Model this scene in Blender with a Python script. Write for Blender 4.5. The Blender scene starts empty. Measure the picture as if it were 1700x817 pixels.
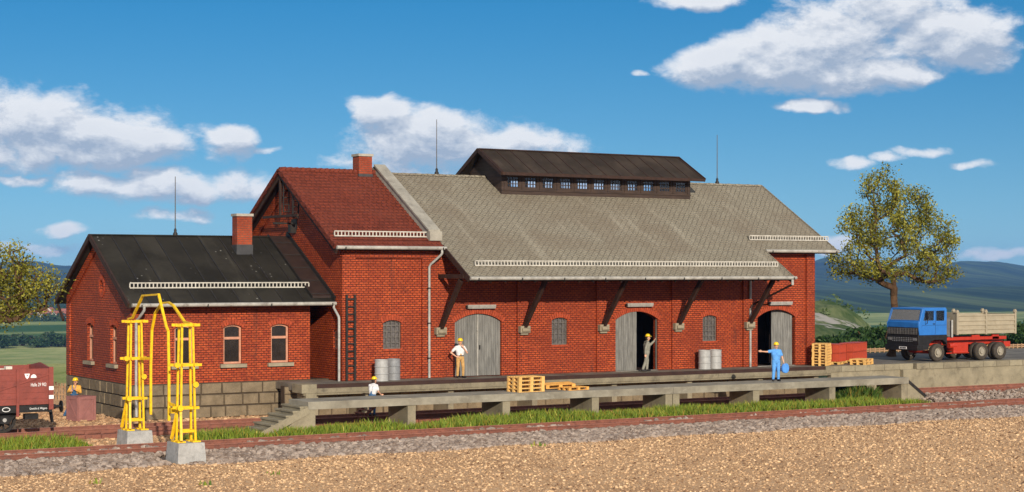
import bpy, bmesh, math, random
from mathutils import Vector, Matrix
from mathutils.geometry import tessellate_polygon

SC = bpy.context.scene
COL = SC.collection
RAD = math.radians
PI = math.pi
rng = random.Random(11)

# ------------------------------------------------------------------ mesh builder
ORG = {}


class MB:
    def __init__(s):
        s.v = []; s.f = []; s.m = []; s.mi = 0

    def add(s, vs, fs):
        b = len(s.v)
        s.v += [tuple(p) for p in vs]
        for f in fs:
            s.f.append([i + b for i in f]); s.m.append(s.mi)
        return s

    def hexa(s, p):
        return s.add(p, [(0, 3, 2, 1), (4, 5, 6, 7), (0, 1, 5, 4), (1, 2, 6, 5), (2, 3, 7, 6), (3, 0, 4, 7)])

    def box(s, x0, x1, y0, y1, z0, z1):
        return s.hexa([(x0, y0, z0), (x1, y0, z0), (x1, y1, z0), (x0, y1, z0),
                       (x0, y0, z1), (x1, y0, z1), (x1, y1, z1), (x0, y1, z1)])

    def cbox(s, x, y, z, w, d, h):
        return s.box(x - w / 2, x + w / 2, y - d / 2, y + d / 2, z, z + h)

    def bar(s, p, q, w, h, up=(0, 0, 1)):
        p = Vector(p); q = Vector(q); d = (q - p).normalized(); up = Vector(up)
        if abs(d.dot(up)) > .99: up = Vector((0, 1, 0))
        a = d.cross(up).normalized() * (w / 2); b = a.cross(d).normalized() * (h / 2)
        return s.hexa([p - a - b, p + a - b, q + a - b, q - a - b, p - a + b, p + a + b, q + a + b, q - a + b])

    def tube(s, pts, r, n=8, cap=True):
        pts = [Vector(p) for p in pts]; k = len(pts)
        rs = r if isinstance(r, (list, tuple)) else [r] * k
        vs = []; ref = Vector((0.31, 0.17, 0.93))
        prev = None
        for i, p in enumerate(pts):
            d = (pts[min(i + 1, k - 1)] - pts[max(i - 1, 0)])
            d = d.normalized() if d.length > 1e-9 else Vector((0, 0, 1))
            if prev is None:
                a = d.cross(ref)
                if a.length < .1: a = d.cross(Vector((1, 0, 0)))
            else:
                a = prev - d * prev.dot(d)
            a.normalize(); prev = a
            b = d.cross(a)
            for j in range(n):
                t = 2 * PI * j / n
                vs.append(p + (a * math.cos(t) + b * math.sin(t)) * rs[i])
        fs = []
        for i in range(k - 1):
            for j in range(n):
                fs.append((i * n + j, i * n + (j + 1) % n, (i + 1) * n + (j + 1) % n, (i + 1) * n + j))
        if cap:
            fs.append(tuple(range(n - 1, -1, -1))); fs.append(tuple((k - 1) * n + j for j in range(n)))
        return s.add(vs, fs)

    def lathe(s, prof, c=(0, 0, 0), n=20, axis='z', cap=True):
        vs = []; c = Vector(c)
        for r, h in prof:
            for j in range(n):
                t = 2 * PI * j / n; a = r * math.cos(t); b = r * math.sin(t)
                p = (a, b, h) if axis == 'z' else ((a, h, b) if axis == 'y' else (h, a, b))
                vs.append(c + Vector(p))
        k = len(prof); fs = []
        for i in range(k - 1):
            for j in range(n):
                fs.append((i * n + j, i * n + (j + 1) % n, (i + 1) * n + (j + 1) % n, (i + 1) * n + j))
        if cap:
            fs.append(tuple(range(n - 1, -1, -1))); fs.append(tuple((k - 1) * n + j for j in range(n)))
        return s.add(vs, fs)

    def prism(s, poly, fr, d0, d1, holes=()):
        """solid plate: 2D outline with holes, fr(u, v, d) -> xyz, between depths d0 and d1"""
        loops = [list(poly)] + [list(h) for h in holes]
        flat = [p for l in loops for p in l]
        tri = tessellate_polygon([[Vector((p[0], p[1], 0)) for p in l] for l in loops])
        n = len(flat)
        vs = [fr(p[0], p[1], d0) for p in flat] + [fr(p[0], p[1], d1) for p in flat]
        fs = []
        for t in tri:
            a, b, c = t
            fs.append((a, b, c)); fs.append((c + n, b + n, a + n))
        o = 0
        for l in loops:
            m = len(l)
            for i in range(m):
                j = (i + 1) % m
                fs.append((o + i, o + j, o + j + n, o + i + n))
            o += m
        return s.add(vs, fs)

    def build(s, name, mats, parent=None, smooth=None, org=None, normals=True):
        if org is None:
            org = ORG.get(parent.name, (0, 0, 0)) if parent is not None else (0, 0, 0)
        me = bpy.data.meshes.new(name)
        me.from_pydata([(p[0] - org[0], p[1] - org[1], p[2] - org[2]) for p in s.v], [], s.f)
        if not isinstance(mats, (list, tuple)): mats = [mats]
        for m in mats: me.materials.append(m)
        if len(mats) > 1:
            me.polygons.foreach_set('material_index', s.m)
        if normals and len(s.f) < 60000:
            bm = bmesh.new(); bm.from_mesh(me)
            bmesh.ops.recalc_face_normals(bm, faces=bm.faces)
            bm.to_mesh(me); bm.free()
        me.update()
        uv = me.uv_layers.new(name='UV')
        dat = [0.0] * (2 * len(me.loops))
        for p in me.polygons:
            nx, ny, nz = p.normal
            h = math.hypot(nx, ny)
            if h < .12:
                t = (1, 0, 0); b = (0, 1, 0)
            else:
                tx, ty = -ny / h, nx / h
                if abs(tx) > abs(ty):
                    if tx < 0: tx, ty = -tx, -ty
                elif ty < 0: tx, ty = -tx, -ty
                t = (tx, ty, 0)
                bx, by, bz = ny * 0 - nz * ty, nz * tx - 0, nx * ty - ny * tx
                if bz < 0: bx, by, bz = -bx, -by, -bz
                b = (bx, by, bz)
            for li in p.loop_indices:
                q = s.v[me.loops[li].vertex_index]
                dat[2 * li] = q[0] * t[0] + q[1] * t[1] + q[2] * t[2]
                dat[2 * li + 1] = q[0] * b[0] + q[1] * b[1] + q[2] * b[2]
        uv.data.foreach_set('uv', dat)
        if smooth is not None:
            me.shade_smooth()
            if smooth < 180: me.set_sharp_from_angle(angle=RAD(smooth))
        o = bpy.data.objects.new(name, me); COL.objects.link(o)
        if parent is not None: o.parent = parent
        else: o.location = org
        ORG[o.name] = org
        return o


def tag(o, label=None, cat=None, group=None, kind=None):
    if label: o['label'] = label
    if cat: o['category'] = cat
    if group: o['group'] = group
    if kind: o['kind'] = kind
    return o


def thing(name, label, cat, org=(0, 0, 0), group=None, local=False, rz=0.0):
    """Empty at the base of a thing; local=True means parts are given in its own coordinates"""
    o = bpy.data.objects.new(name, None); COL.objects.link(o)
    o.empty_display_size = .3
    o.location = org
    o.rotation_euler = (0, 0, rz)
    ORG[o.name] = (0, 0, 0) if local else tuple(org)
    return tag(o, label, cat, group)


def kids(o):
    return [c for c in list(COL.objects) if c.parent == o]


def copy_tree(o, parent=None, memo=None):
    c = o.copy(); COL.objects.link(c)
    if parent is not None: c.parent = parent
    for ch in KIDS.get(o.name) or kids(o):
        copy_tree(ch, c)
    return c


KIDS = {}


def structure(o, name=None):
    o['kind'] = 'structure'
    return o


# ------------------------------------------------------------------ node helpers
class NT:
    def __init__(s, tree):
        s.t = tree; s.t.nodes.clear()

    def n(s, kind, **kw):
        nd = s.t.nodes.new(kind)
        for k, v in kw.items(): setattr(nd, k, v)
        return nd

    def link(s, a, b): s.t.links.new(a, b)

    def put(s, sock, val):
        if isinstance(val, bpy.types.NodeSocket): s.link(val, sock)
        elif val is not None:
            try: sock.default_value = val
            except Exception: sock.default_value = tuple(val) + (1,) if len(val) == 3 else val

    def math(s, op, a, b=None, c=None, clamp=False):
        nd = s.n('ShaderNodeMath', operation=op, use_clamp=clamp)
        s.put(nd.inputs[0], a); s.put(nd.inputs[1], b); s.put(nd.inputs[2], c)
        return nd.outputs[0]

    def vmath(s, op, a, b=None):
        nd = s.n('ShaderNodeVectorMath', operation=op)
        s.put(nd.inputs[0], a); s.put(nd.inputs[1], b)
        return nd.outputs['Value'] if op in ('DOT_PRODUCT', 'LENGTH') else nd.outputs[0]

    def noise(s, vec, scale, detail=3, rough=.55, dist=0):
        nd = s.n('ShaderNodeTexNoise')
        s.put(nd.inputs['Vector'], vec); nd.inputs['Scale'].default_value = scale
        nd.inputs['Detail'].default_value = detail; nd.inputs['Roughness'].default_value = rough
        nd.inputs['Distortion'].default_value = dist
        return nd.outputs['Fac']

    def voro(s, vec, scale, feature='F1', out='Distance'):
        nd = s.n('ShaderNodeTexVoronoi', feature=feature)
        s.put(nd.inputs['Vector'], vec); nd.inputs['Scale'].default_value = scale
        return nd.outputs[out]

    def mix(s, fac, a, b, mode='MIX'):
        nd = s.n('ShaderNodeMix', data_type='RGBA', blend_type=mode, clamp_factor=True)
        s.put(nd.inputs[0], fac)
        for k, v in ((6, a), (7, b)):
            if isinstance(v, (tuple, list)) and len(v) == 3: v = tuple(v) + (1,)
            s.put(nd.inputs[k], v)
        return nd.outputs[2]

    def ramp(s, fac, lo, hi, a=0.0, b=1.0):
        nd = s.n('ShaderNodeMapRange', interpolation_type='SMOOTHSTEP')
        s.put(nd.inputs[0], fac)
        for i, v in zip((1, 2, 3, 4), (lo, hi, a, b)): nd.inputs[i].default_value = v
        return nd.outputs[0]

    def scale(s, vec, v):
        return s.vmath('MULTIPLY', vec, v)


def srgb(r, g, b):
    f = lambda c: (c / 255 / 12.92) if c <= 10 else ((c / 255 + .055) / 1.055) ** 2.4
    return (f(r), f(g), f(b))


def new_mat(name):
    m = bpy.data.materials.new(name); m.use_nodes = True
    t = NT(m.node_tree)
    out = t.n('ShaderNodeOutputMaterial'); p = t.n('ShaderNodeBsdfPrincipled')
    t.link(p.outputs[0], out.inputs[0])
    return m, t, p


def finish(t, p, color, rough=.7, bump=None, bdist=.02, bstr=.6, spec=.3, metal=0.0):
    if isinstance(color, tuple): color = tuple(color[:3]) + (1,)
    t.put(p.inputs['Base Color'], color)
    t.put(p.inputs['Roughness'], rough)
    p.inputs['Specular IOR Level'].default_value = spec
    p.inputs['Metallic'].default_value = metal
    if bump is not None:
        b = t.n('ShaderNodeBump'); b.inputs['Strength'].default_value = bstr; b.inputs['Distance'].default_value = bdist
        t.put(b.inputs['Height'], bump); t.link(b.outputs[0], p.inputs['Normal'])


def pos(t): return t.n('ShaderNodeNewGeometry').outputs['Position']
def uvs(t): return t.n('ShaderNodeTexCoord').outputs['UV']
def obj(t): return t.n('ShaderNodeTexCoord').outputs['Object']


def m_worn(name, c, var=.25, rough=.65, scale=3.0, fine=25.0, spec=.3, metal=0.0, dirt=None, dirt_amt=.5, bump=.3):
    """painted / weathered surface: broad and fine tone variation plus optional dirt blotches"""
    m, t, p = new_mat(name)
    P = obj(t)
    a = t.noise(P, scale, 4, .6); b = t.noise(P, fine, 3, .6)
    f = t.math('ADD', t.math('MULTIPLY', a, .65), t.math('MULTIPLY', b, .35))
    f = t.ramp(f, .3, .7)
    dk = tuple(x * (1 - var) for x in c); lt = tuple(min(1, x * (1 + var)) for x in c)
    col = t.mix(f, dk, lt)
    if dirt:
        d = t.ramp(t.noise(P, scale * 1.7, 5, .65, .4), .5, .72)
        col = t.mix(t.math('MULTIPLY', d, dirt_amt), col, dirt)
    finish(t, p, col, rough, b, .01, bump, spec, metal)
    return m


def m_brick(name, c1, c2, mortar, w=.235, h=.102, ms=.017, var=1.0, streak=True):
    m, t, p = new_mat(name)
    U = uvs(t); P = pos(t)
    wob = t.vmath('ADD', U, t.scale(t.n('ShaderNodeTexNoise').outputs['Color'], (.012, .008, 0)))
    br = t.n('ShaderNodeTexBrick')
    t.link(wob, br.inputs['Vector'])
    br.inputs['Scale'].default_value = 1
    br.inputs['Brick Width'].default_value = w; br.inputs['Row Height'].default_value = h
    br.inputs['Mortar Size'].default_value = ms; br.inputs['Mortar Smooth'].default_value = .25
    br.inputs['Bias'].default_value = 0
    br.inputs['Color1'].default_value = c1 + (1,); br.inputs['Color2'].default_value = c2 + (1,)
    br.inputs['Mortar'].default_value = mortar + (1,)
    n1 = t.noise(P, .55, 5, .6); n2 = t.noise(P, 9, 3, .6)
    col = t.mix(t.ramp(n1, .35, .68, 0, .6), br.outputs['Color'], (c2[0] * .48, c2[1] * .5, c2[2] * .6))
    soot = t.noise(P, 1.7, 6, .7, .6); col = t.mix(t.ramp(soot, .56, .72, 0, .55), col, (c2[0] * .35, c2[1] * .5, c2[2] * .8))
    col = t.mix(t.ramp(n2, .45, .75, 0, .35), col, (min(1, c1[0] * 1.25), c1[1] * 1.6, c1[2] * 1.7))
    if streak:
        st = t.noise(t.scale(P, (2.6, 2.6, .25)), 1.0, 4, .65)
        col = t.mix(t.ramp(st, .55, .78, 0, .5), col, (.035, .02, .015))
    hgt = t.math('SUBTRACT', t.math('MULTIPLY', t.noise(U, 30, 2), .35), br.outputs['Fac'])
    finish(t, p, col, .6, hgt, .05, 1.0, .28)
    return m


BR1 = (.51, .084, .020); BR2 = (.33, .043, .012); MOR = (.07, .012, .006)
M = {}
M['brick'] = m_brick('brick', BR1, BR2, MOR)
M['brick_chim'] = m_brick('chimney_brick', (.40, .065, .018), BR2, (.22, .085, .055))
M['vouss'] = m_worn('arch_brick', (.32, .050, .016), .4, .65, 6, 30)
M['gut'] = m_worn('gutter_zinc', (.34, .32, .28), .3, .55, 2, 20, dirt=(.12, .10, .08), dirt_amt=.7)
M['pipe'] = m_worn('pipe_zinc', (.36, .35, .32), .25, .5, 2, 20, dirt=(.15, .13, .11), dirt_amt=.6)
M['guard'] = m_worn('snow_guard_paint', (.46, .43, .37), .2, .6, 2, 20, dirt=(.2, .17, .14), dirt_amt=.5)
M['timber'] = m_worn('dark_timber', (.035, .016, .010), .4, .7, 4, 30)
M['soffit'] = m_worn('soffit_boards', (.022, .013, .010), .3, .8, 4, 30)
M['conc'] = m_worn('concrete', (.25, .215, .145), .22, .85, 1.3, 22, spec=.2, dirt=(.10, .085, .06), dirt_amt=.55)
M['concdark'] = m_worn('dock_concrete', (.21, .178, .12), .28, .85, 1.3, 22, spec=.2, dirt=(.07, .06, .045), dirt_amt=.65)
M['base'] = m_worn('footing_concrete', (.36, .35, .33), .2, .85, 3, 30, spec=.2, dirt=(.16, .15, .13), dirt_amt=.5)
M['stone'] = m_worn('plinth_stone', (.185, .142, .09), .3, .85, 1.6, 18, spec=.2, dirt=(.10, .072, .042), dirt_amt=.5, bump=.7)
M['joint'] = m_worn('plinth_joint', (.06, .042, .027), .3, .9, 3, 20)
M['sill'] = m_worn('sill_stone', (.27, .225, .155), .2, .8, 3, 20)
M['parapet'] = m_worn('parapet_stone', (.30, .275, .225), .2, .8, 1.5, 20, dirt=(.14, .12, .10), dirt_amt=.5)
M['frame'] = m_worn('window_frame_paint', (.50, .24, .15), .2, .6, 5, 30)
M['rust'] = m_worn('rail_rust', (.20, .072, .045), .3, .55, 2.5, 25, spec=.4, dirt=(.07, .03, .025), dirt_amt=.6)
M['railtop'] = m_worn('rail_head', (.45, .20, .14), .3, .4, 2.5, 25, spec=.5)
M['yellow'] = m_worn('yellow_paint', (.80, .49, .008), .15, .5, 4, 25, spec=.35, dirt=(.36, .14, .012), dirt_amt=.6)
M['iron'] = m_worn('black_iron', (.02, .017, .015), .4, .55, 5, 30)
M['rod'] = m_worn('rod_steel', (.10, .095, .09), .3, .5, 5, 30)
M['drum'] = m_worn('drum_steel', (.36, .355, .34), .15, .42, 4, 25, spec=.5, dirt=(.3, .29, .27), dirt_amt=.4)
M['drumdark'] = m_worn('drum_steel_dark', (.22, .225, .23), .2, .42, 4, 25, spec=.5, dirt=(.18, .17, .16), dirt_amt=.5)
M['pallet'] = m_worn('pallet_pine', (.68, .40, .125), .2, .7, 5, 30)
M['pallet2'] = m_worn('pallet_orange_pine', (.66, .33, .075), .2, .7, 5, 30)
M['crate'] = m_worn('crate_paint', (.28, .12, .105), .15, .6, 4, 25)
M['redbox'] = m_worn('red_plastic', (.44, .062, .028), .15, .5, 4, 25, spec=.4)
M['lampbox'] = m_worn('lamp_housing', (.30, .28, .25), .2, .5, 4, 25, dirt=(.15, .13, .1))
M['white'] = m_worn('white_paint', (.78, .78, .76), .04, .6)
M['glass_dark'] = m_worn('dark_pane', (.018, .014, .012), .5, .12, 2, 6, spec=.6, bump=.05)
M['pane_grey'] = m_worn('dusty_pane', (.10, .09, .085), .45, .35, 8, 22, spec=.5, bump=.2)
M['grid'] = m_worn('window_iron_grid', (.13, .115, .10), .3, .55, 6, 25)
M['wagon'] = m_worn('wagon_paint', (.225, .050, .036), .2, .55, 2, 22, spec=.35, dirt=(.10, .03, .025), dirt_amt=.5)
M['black'] = m_worn('black_paint', (.014, .013, .013), .4, .5, 5, 30)
M['blue'] = m_worn('blue_paint', (.022, .15, .46), .1, .35, 2, 20, spec=.5, dirt=(.015, .09, .33), dirt_amt=.4)
M['redpaint'] = m_worn('red_chassis_paint', (.40, .028, .010), .15, .45, 3, 20, spec=.4)
M['beige'] = m_worn('tipper_paint', (.33, .28, .195), .12, .6, 2, 20, dirt=(.24, .18, .11), dirt_amt=.5)
M['tyre'] = m_worn('tyre_rubber', (.05, .04, .03), .3, .8, 6, 30)
M['rim'] = m_worn('rim_paint', (.30, .265, .205), .2, .5, 6, 30)
M['bark'] = m_worn('bark', (.085, .048, .026), .4, .9, 3, 18, spec=.1, bump=1.0)
M['fence'] = m_worn('fence_wood', (.33, .20, .11), .3, .8, 3, 20)
M['deckwood'] = m_worn('dock_edge_beam', (.040, .018, .013), .3, .65, 2, 20)
M['chimcap'] = m_worn('chimney_cap', (.33, .30, .25), .2, .8, 3, 20)
M['lead'] = m_worn('lead_flashing', (.05, .05, .052), .2, .5, 3, 20)


def m_glass(name, tint=(.9, .95, 1), amt=.82):
    m = bpy.data.materials.new(name); m.use_nodes = True; t = NT(m.node_tree)
    out = t.n('ShaderNodeOutputMaterial'); tr = t.n('ShaderNodeBsdfTransparent'); gl = t.n('ShaderNodeBsdfGlossy')
    tr.inputs[0].default_value = tint + (1,); gl.inputs['Roughness'].default_value = .05
    fr = t.n('ShaderNodeFresnel'); fr.inputs[0].default_value = 1.45
    mx = t.n('ShaderNodeMixShader'); t.link(fr.outputs[0], mx.inputs[0])
    t.link(tr.outputs[0], mx.inputs[1]); t.link(gl.outputs[0], mx.inputs[2]); t.link(mx.outputs[0], out.inputs[0])
    return m


M['glass'] = m_glass('clear_glass')


def m_sheen_glass():
    m = m_glass('sheen_windscreen'); t = m.node_tree
    out = [n for n in t.nodes if n.type == 'OUTPUT_MATERIAL'][0]; src = out.inputs[0].links[0].from_socket
    d = t.nodes.new('ShaderNodeBsdfDiffuse'); d.inputs[0].default_value = (.62, .62, .60, 1)  # grey diffuse share painted over clear glass in place of reflections
    mx = t.nodes.new('ShaderNodeMixShader'); mx.inputs[0].default_value = .24
    t.links.new(src, mx.inputs[1]); t.links.new(d.outputs[0], mx.inputs[2]); t.links.new(mx.outputs[0], out.inputs[0])
    return m


M['sheen_glass'] = m_sheen_glass()


def m_slate():
    m, t, p = new_mat('grey_slate')
    U = uvs(t); P = pos(t)
    br = t.n('ShaderNodeTexBrick'); br.offset = 0
    rot = t.n('ShaderNodeVectorRotate', rotation_type='Z_AXIS'); t.link(U, rot.inputs['Vector']); rot.inputs['Angle'].default_value = RAD(42)
    t.link(rot.outputs[0], br.inputs['Vector'])
    br.inputs['Scale'].default_value = 1; br.inputs['Brick Width'].default_value = .25; br.inputs['Row Height'].default_value = .20
    br.inputs['Mortar Size'].default_value = .014; br.inputs['Mortar Smooth'].default_value = .3
    br.inputs['Color1'].default_value = (.255, .225, .168, 1); br.inputs['Color2'].default_value = (.21, .184, .136, 1)
    br.inputs['Mortar'].default_value = (.115, .097, .072, 1)
    n1 = t.noise(P, .35, 5, .62, .3); n2 = t.noise(P, 7, 3)
    col = t.mix(t.ramp(n1, .4, .68, 0, .6), br.outputs['Color'], (.17, .135, .095))
    st = t.noise(t.scale(P, (1.6, .22, .22)), 1, 4, .6)
    col = t.mix(t.ramp(st, .52, .75, 0, .45), col, (.34, .305, .235))
    col = t.mix(t.ramp(n2, .55, .8, 0, .4), col, (.34, .305, .235))
    finish(t, p, col, .85, t.math('SUBTRACT', t.math('MULTIPLY', n2, .4), br.outputs['Fac']), .04, .9, .15)
    return m


def m_redtile():
    m, t, p = new_mat('red_roof_tile')
    U = uvs(t); P = pos(t)
    br = t.n('ShaderNodeTexBrick'); t.link(U, br.inputs['Vector'])
    br.inputs['Scale'].default_value = 1; br.inputs['Brick Width'].default_value = .25; br.inputs['Row Height'].default_value = .30
    br.offset = 0.5
    br.inputs['Mortar Size'].default_value = .018; br.inputs['Mortar Smooth'].default_value = .6
    br.inputs['Color1'].default_value = (.185, .040, .022, 1); br.inputs['Color2'].default_value = (.125, .027, .015, 1)
    br.inputs['Mortar'].default_value = (.05, .014, .010, 1)
    n1 = t.noise(P, .6, 5, .6); n2 = t.noise(P, 8, 3)
    col = t.mix(t.ramp(n1, .4, .7, 0, .55), br.outputs['Color'], (.165, .044, .026))
    col = t.mix(t.ramp(n2, .5, .8, 0, .35), col, (.055, .020, .015))
    finish(t, p, col, .75, t.math('SUBTRACT', t.math('MULTIPLY', n2, .4), br.outputs['Fac']), .05, 1.0, .12)
    return m


def m_felt(name, c, spots=True):
    m, t, p = new_mat(name)
    P = pos(t)
    n1 = t.noise(P, .5, 5, .62, .4); n2 = t.noise(P, 6, 4, .6)
    col = t.mix(t.ramp(n1, .35, .7), tuple(x * .7 for x in c), tuple(x * 1.5 for x in c))
    col = t.mix(t.ramp(n2, .5, .8, 0, .4), col, tuple(x * 2.2 for x in c))
    st = t.noise(t.scale(P, (2.2, .3, .3)), 1, 4, .6)
    col = t.mix(t.ramp(st, .55, .78, 0, .35), col, (.10, .09, .07))
    if spots:
        sp = t.math('MULTIPLY', t.ramp(t.voro(P, 3.2), .0, .17, 1, 0), t.ramp(t.noise(P, .8, 2), .52, .60))
        col = t.mix(sp, col, (.42, .40, .36))
    pan = t.n('ShaderNodeTexWhiteNoise', noise_dimensions='1D'); sx = t.n('ShaderNodeSeparateXYZ'); t.link(P, sx.inputs[0])
    t.link(t.math('FLOOR', t.math('DIVIDE', t.math('ADD', sx.outputs[0], 13.23), 1.02)), pan.inputs['W'])
    col = t.mix(t.math('MULTIPLY', pan.outputs['Value'], .5), col, tuple(x * .5 for x in c))
    finish(t, p, col, .85, n2, .01, .4, .12)
    return m


M['slate'] = m_slate(); M['redtile'] = m_redtile()
M['felt'] = m_felt('black_roofing_felt', (.024, .021, .016))
M['feltbrown'] = m_felt('brown_roofing_felt', (.040, .029, .021), False)
M['flash'] = m_worn('brown_flashing', (.030, .017, .013), .3, .6, 3, 20)


def m_boards(name, c, pitch=.12, horiz=False, var=.3):
    m, t, p = new_mat(name)
    P = obj(t)
    n1 = t.noise(t.scale(P, (8, 8, .7) if not horiz else (.7, .7, 8)), 1.5, 4, .6); n2 = t.noise(P, 1.6, 4)
    col = t.mix(t.ramp(n1, .3, .7), tuple(x * (1 - var) for x in c), tuple(x * (1 + var) for x in c))
    col = t.mix(t.ramp(n2, .45, .75, 0, .4), col, tuple(x * .55 for x in c))
    finish(t, p, col, .7, n1, .01, .4, .3)
    return m


M['doorgrey'] = m_boards('grey_door_boards', (.17, .165, .15))
M['lantern'] = m_boards('lantern_boards', (.048, .030, .022), horiz=True)


def m_deck():
    m, t, p = new_mat('asphalt_deck')
    P = pos(t)
    a = t.noise(P, .8, 5, .62); b = t.noise(P, 14, 4, .7)
    col = t.mix(t.ramp(a, .3, .7), (.11, .095, .075), (.22, .195, .155))
    col = t.mix(t.ramp(b, .5, .75, 0, .5), col, (.30, .27, .22))
    finish(t, p, col, .85, b, .012, .5, .2)
    return m


M['deck'] = m_deck()


def m_slabtop():
    m, t, p = new_mat('concrete_top')
    P = pos(t)
    a = t.noise(P, .9, 5, .62); b = t.noise(t.scale(P, (2, 9, 4)), 1, 4, .7)
    col = t.mix(t.ramp(a, .3, .7), (.18, .158, .12), (.31, .28, .215))
    col = t.mix(t.ramp(b, .5, .75, 0, .45), col, (.40, .365, .29))
    finish(t, p, col, .85, b, .01, .5, .2)
    return m


def m_gravel(name, tones, scale=7.0, bumpd=.05, patch=None):
    m, t, p = new_mat(name)
    P = pos(t)
    v = t.n('ShaderNodeTexVoronoi'); t.link(P, v.inputs['Vector']); v.inputs['Scale'].default_value = scale
    v2 = t.n('ShaderNodeTexVoronoi'); t.link(P, v2.inputs['Vector']); v2.inputs['Scale'].default_value = scale * 2.3
    r = t.n('ShaderNodeSeparateColor'); t.link(v.outputs['Color'], r.inputs[0])
    r2 = t.n('ShaderNodeSeparateColor'); t.link(v2.outputs['Color'], r2.inputs[0])
    ramp = t.n('ShaderNodeValToRGB')
    cr = ramp.color_ramp; cr.interpolation = 'CONSTANT'
    while len(cr.elements) < len(tones): cr.elements.new(.5)
    for i, (q, c) in enumerate(tones):
        cr.elements[i].position = q; cr.elements[i].color = tuple(c) + (1,)
    t.link(t.math('FRACT', t.math('ADD', r.outputs[0], t.math('MULTIPLY', r2.outputs[1], .3))), ramp.inputs[0])
    n = t.noise(P, .25, 5, .6); f = t.noise(P, 20, 3, .7)
    col = t.mix(t.ramp(n, .35, .7, 0, .45), ramp.outputs[0], tuple(x * .6 for x in tones[0][1]))
    col = t.mix(t.ramp(f, .5, .8, 0, .35), col, tuple(min(1, x * 1.6) for x in tones[0][1]))
    if patch: col = patch(t, P, col)
    h = t.math('SUBTRACT', t.math('MULTIPLY', f, .5), t.math('ADD', v.outputs['Distance'], t.math('MULTIPLY', v2.outputs['Distance'], .6)))
    finish(t, p, col, .9, h, bumpd, .8, .15)
    return m


M['slabtop'] = m_slabtop()
SAND = [(0.0, (.68, .385, .18)), (.25, (.78, .475, .235)), (.5, (.50, .26, .12)), (.68, (.84, .56, .31)), (.80, (.30, .145, .07)), (.92, (.86, .68, .46))]
# ------------------------------------------------------------------ camera (photograph: 2897 px focal length on 1700 px)
F = 2897.0; YAW = RAD(59.15)
FX, FY = math.cos(YAW), math.sin(YAW)
RX, RY = math.sin(YAW), -math.cos(YAW)
CAMX, CAMY, CAMZ = -38.012, -70.712, 6.3
cd = bpy.data.cameras.new('camera'); cam = bpy.data.objects.new('camera', cd); COL.objects.link(cam)
cd.sensor_fit = 'HORIZONTAL'; cd.sensor_width = 36.0; cd.lens = 36.0 * F / 1700
cd.shift_y = (454 - 408.5) / 1700
cd.clip_start = .5; cd.clip_end = 60000
cam.location = (CAMX, CAMY, CAMZ)
cam.rotation_euler = (PI / 2, 0, YAW - PI / 2)
SC.camera = cam


def fwd(s, t, z=0.0):
    """point s metres along the viewing axis and t metres to its right"""
    return (CAMX + s * FX + t * RX, CAMY + s * FY + t * RY, z)


# ------------------------------------------------------------------ sun, sky
SUN_EL = RAD(18.5); SUN_AZ = RAD(17.0)          # azimuth west of the facade's normal (-y)
sd = Vector((-math.sin(SUN_AZ) * math.cos(SUN_EL), -math.cos(SUN_AZ) * math.cos(SUN_EL), math.sin(SUN_EL)))
L = bpy.data.lights.new('sun', 'SUN'); L.energy = 4.8; L.angle = RAD(.6); L.color = (1, .90, .76)
sun = bpy.data.objects.new('sun', L); COL.objects.link(sun)
sun.rotation_euler = (-sd).to_track_quat('-Z', 'Y').to_euler()
sun.location = (-30, -60, 60)

W = bpy.data.worlds.new('World'); SC.world = W; W.use_nodes = True
w = NT(W.node_tree)
wo = w.n('ShaderNodeOutputWorld'); bg = w.n('ShaderNodeBackground'); w.link(bg.outputs[0], wo.inputs[0])
sky = w.n('ShaderNodeTexSky', sky_type='NISHITA'); sky.sun_disc = False
sky.sun_elevation = SUN_EL
sky.sun_rotation = math.atan2(sd.x, sd.y)
sky.altitude = 300; sky.air_density = 1.0; sky.dust_density = 0; sky.ozone_density = 1.0
D = w.n('ShaderNodeTexCoord').outputs['Generated']
w.link(w.vmath('NORMALIZE', w.vmath('ADD', D, (0, 0, .095))), sky.inputs['Vector'])   # thin clear air: less of the murky rim
skc = w.n('ShaderNodeHueSaturation'); skc.inputs['Saturation'].default_value = 1.7; skc.inputs['Value'].default_value = 1.0
w.link(sky.outputs[0], skc.inputs['Color'])
sk2 = w.n('ShaderNodeMix', data_type='RGBA', blend_type='MULTIPLY'); sk2.inputs[0].default_value = 1
w.link(skc.outputs[0], sk2.inputs[6]); sk2.inputs[7].default_value = (.95, .98, 1.06, 1)
sep = w.n('ShaderNodeSeparateXYZ'); w.link(D, sep.inputs[0])
az = w.math('ARCTAN2', sep.outputs[0], sep.outputs[1])
el = w.math('ARCSINE', sep.outputs[2])

# clouds: compass bearing / elevation of each bank (degrees), half sizes, weight
CLOUDS = []


def cloud(u, v, ru, rv, wgt=1.0):
    a = (u - 850) / F; b = (454 - v) / F
    d = Vector((FX + a * RX, FY + a * RY, b)).normalized()
    CLOUDS.append((math.atan2(d.x, d.y), math.asin(d.z), ru / F, rv / F, wgt))


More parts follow.
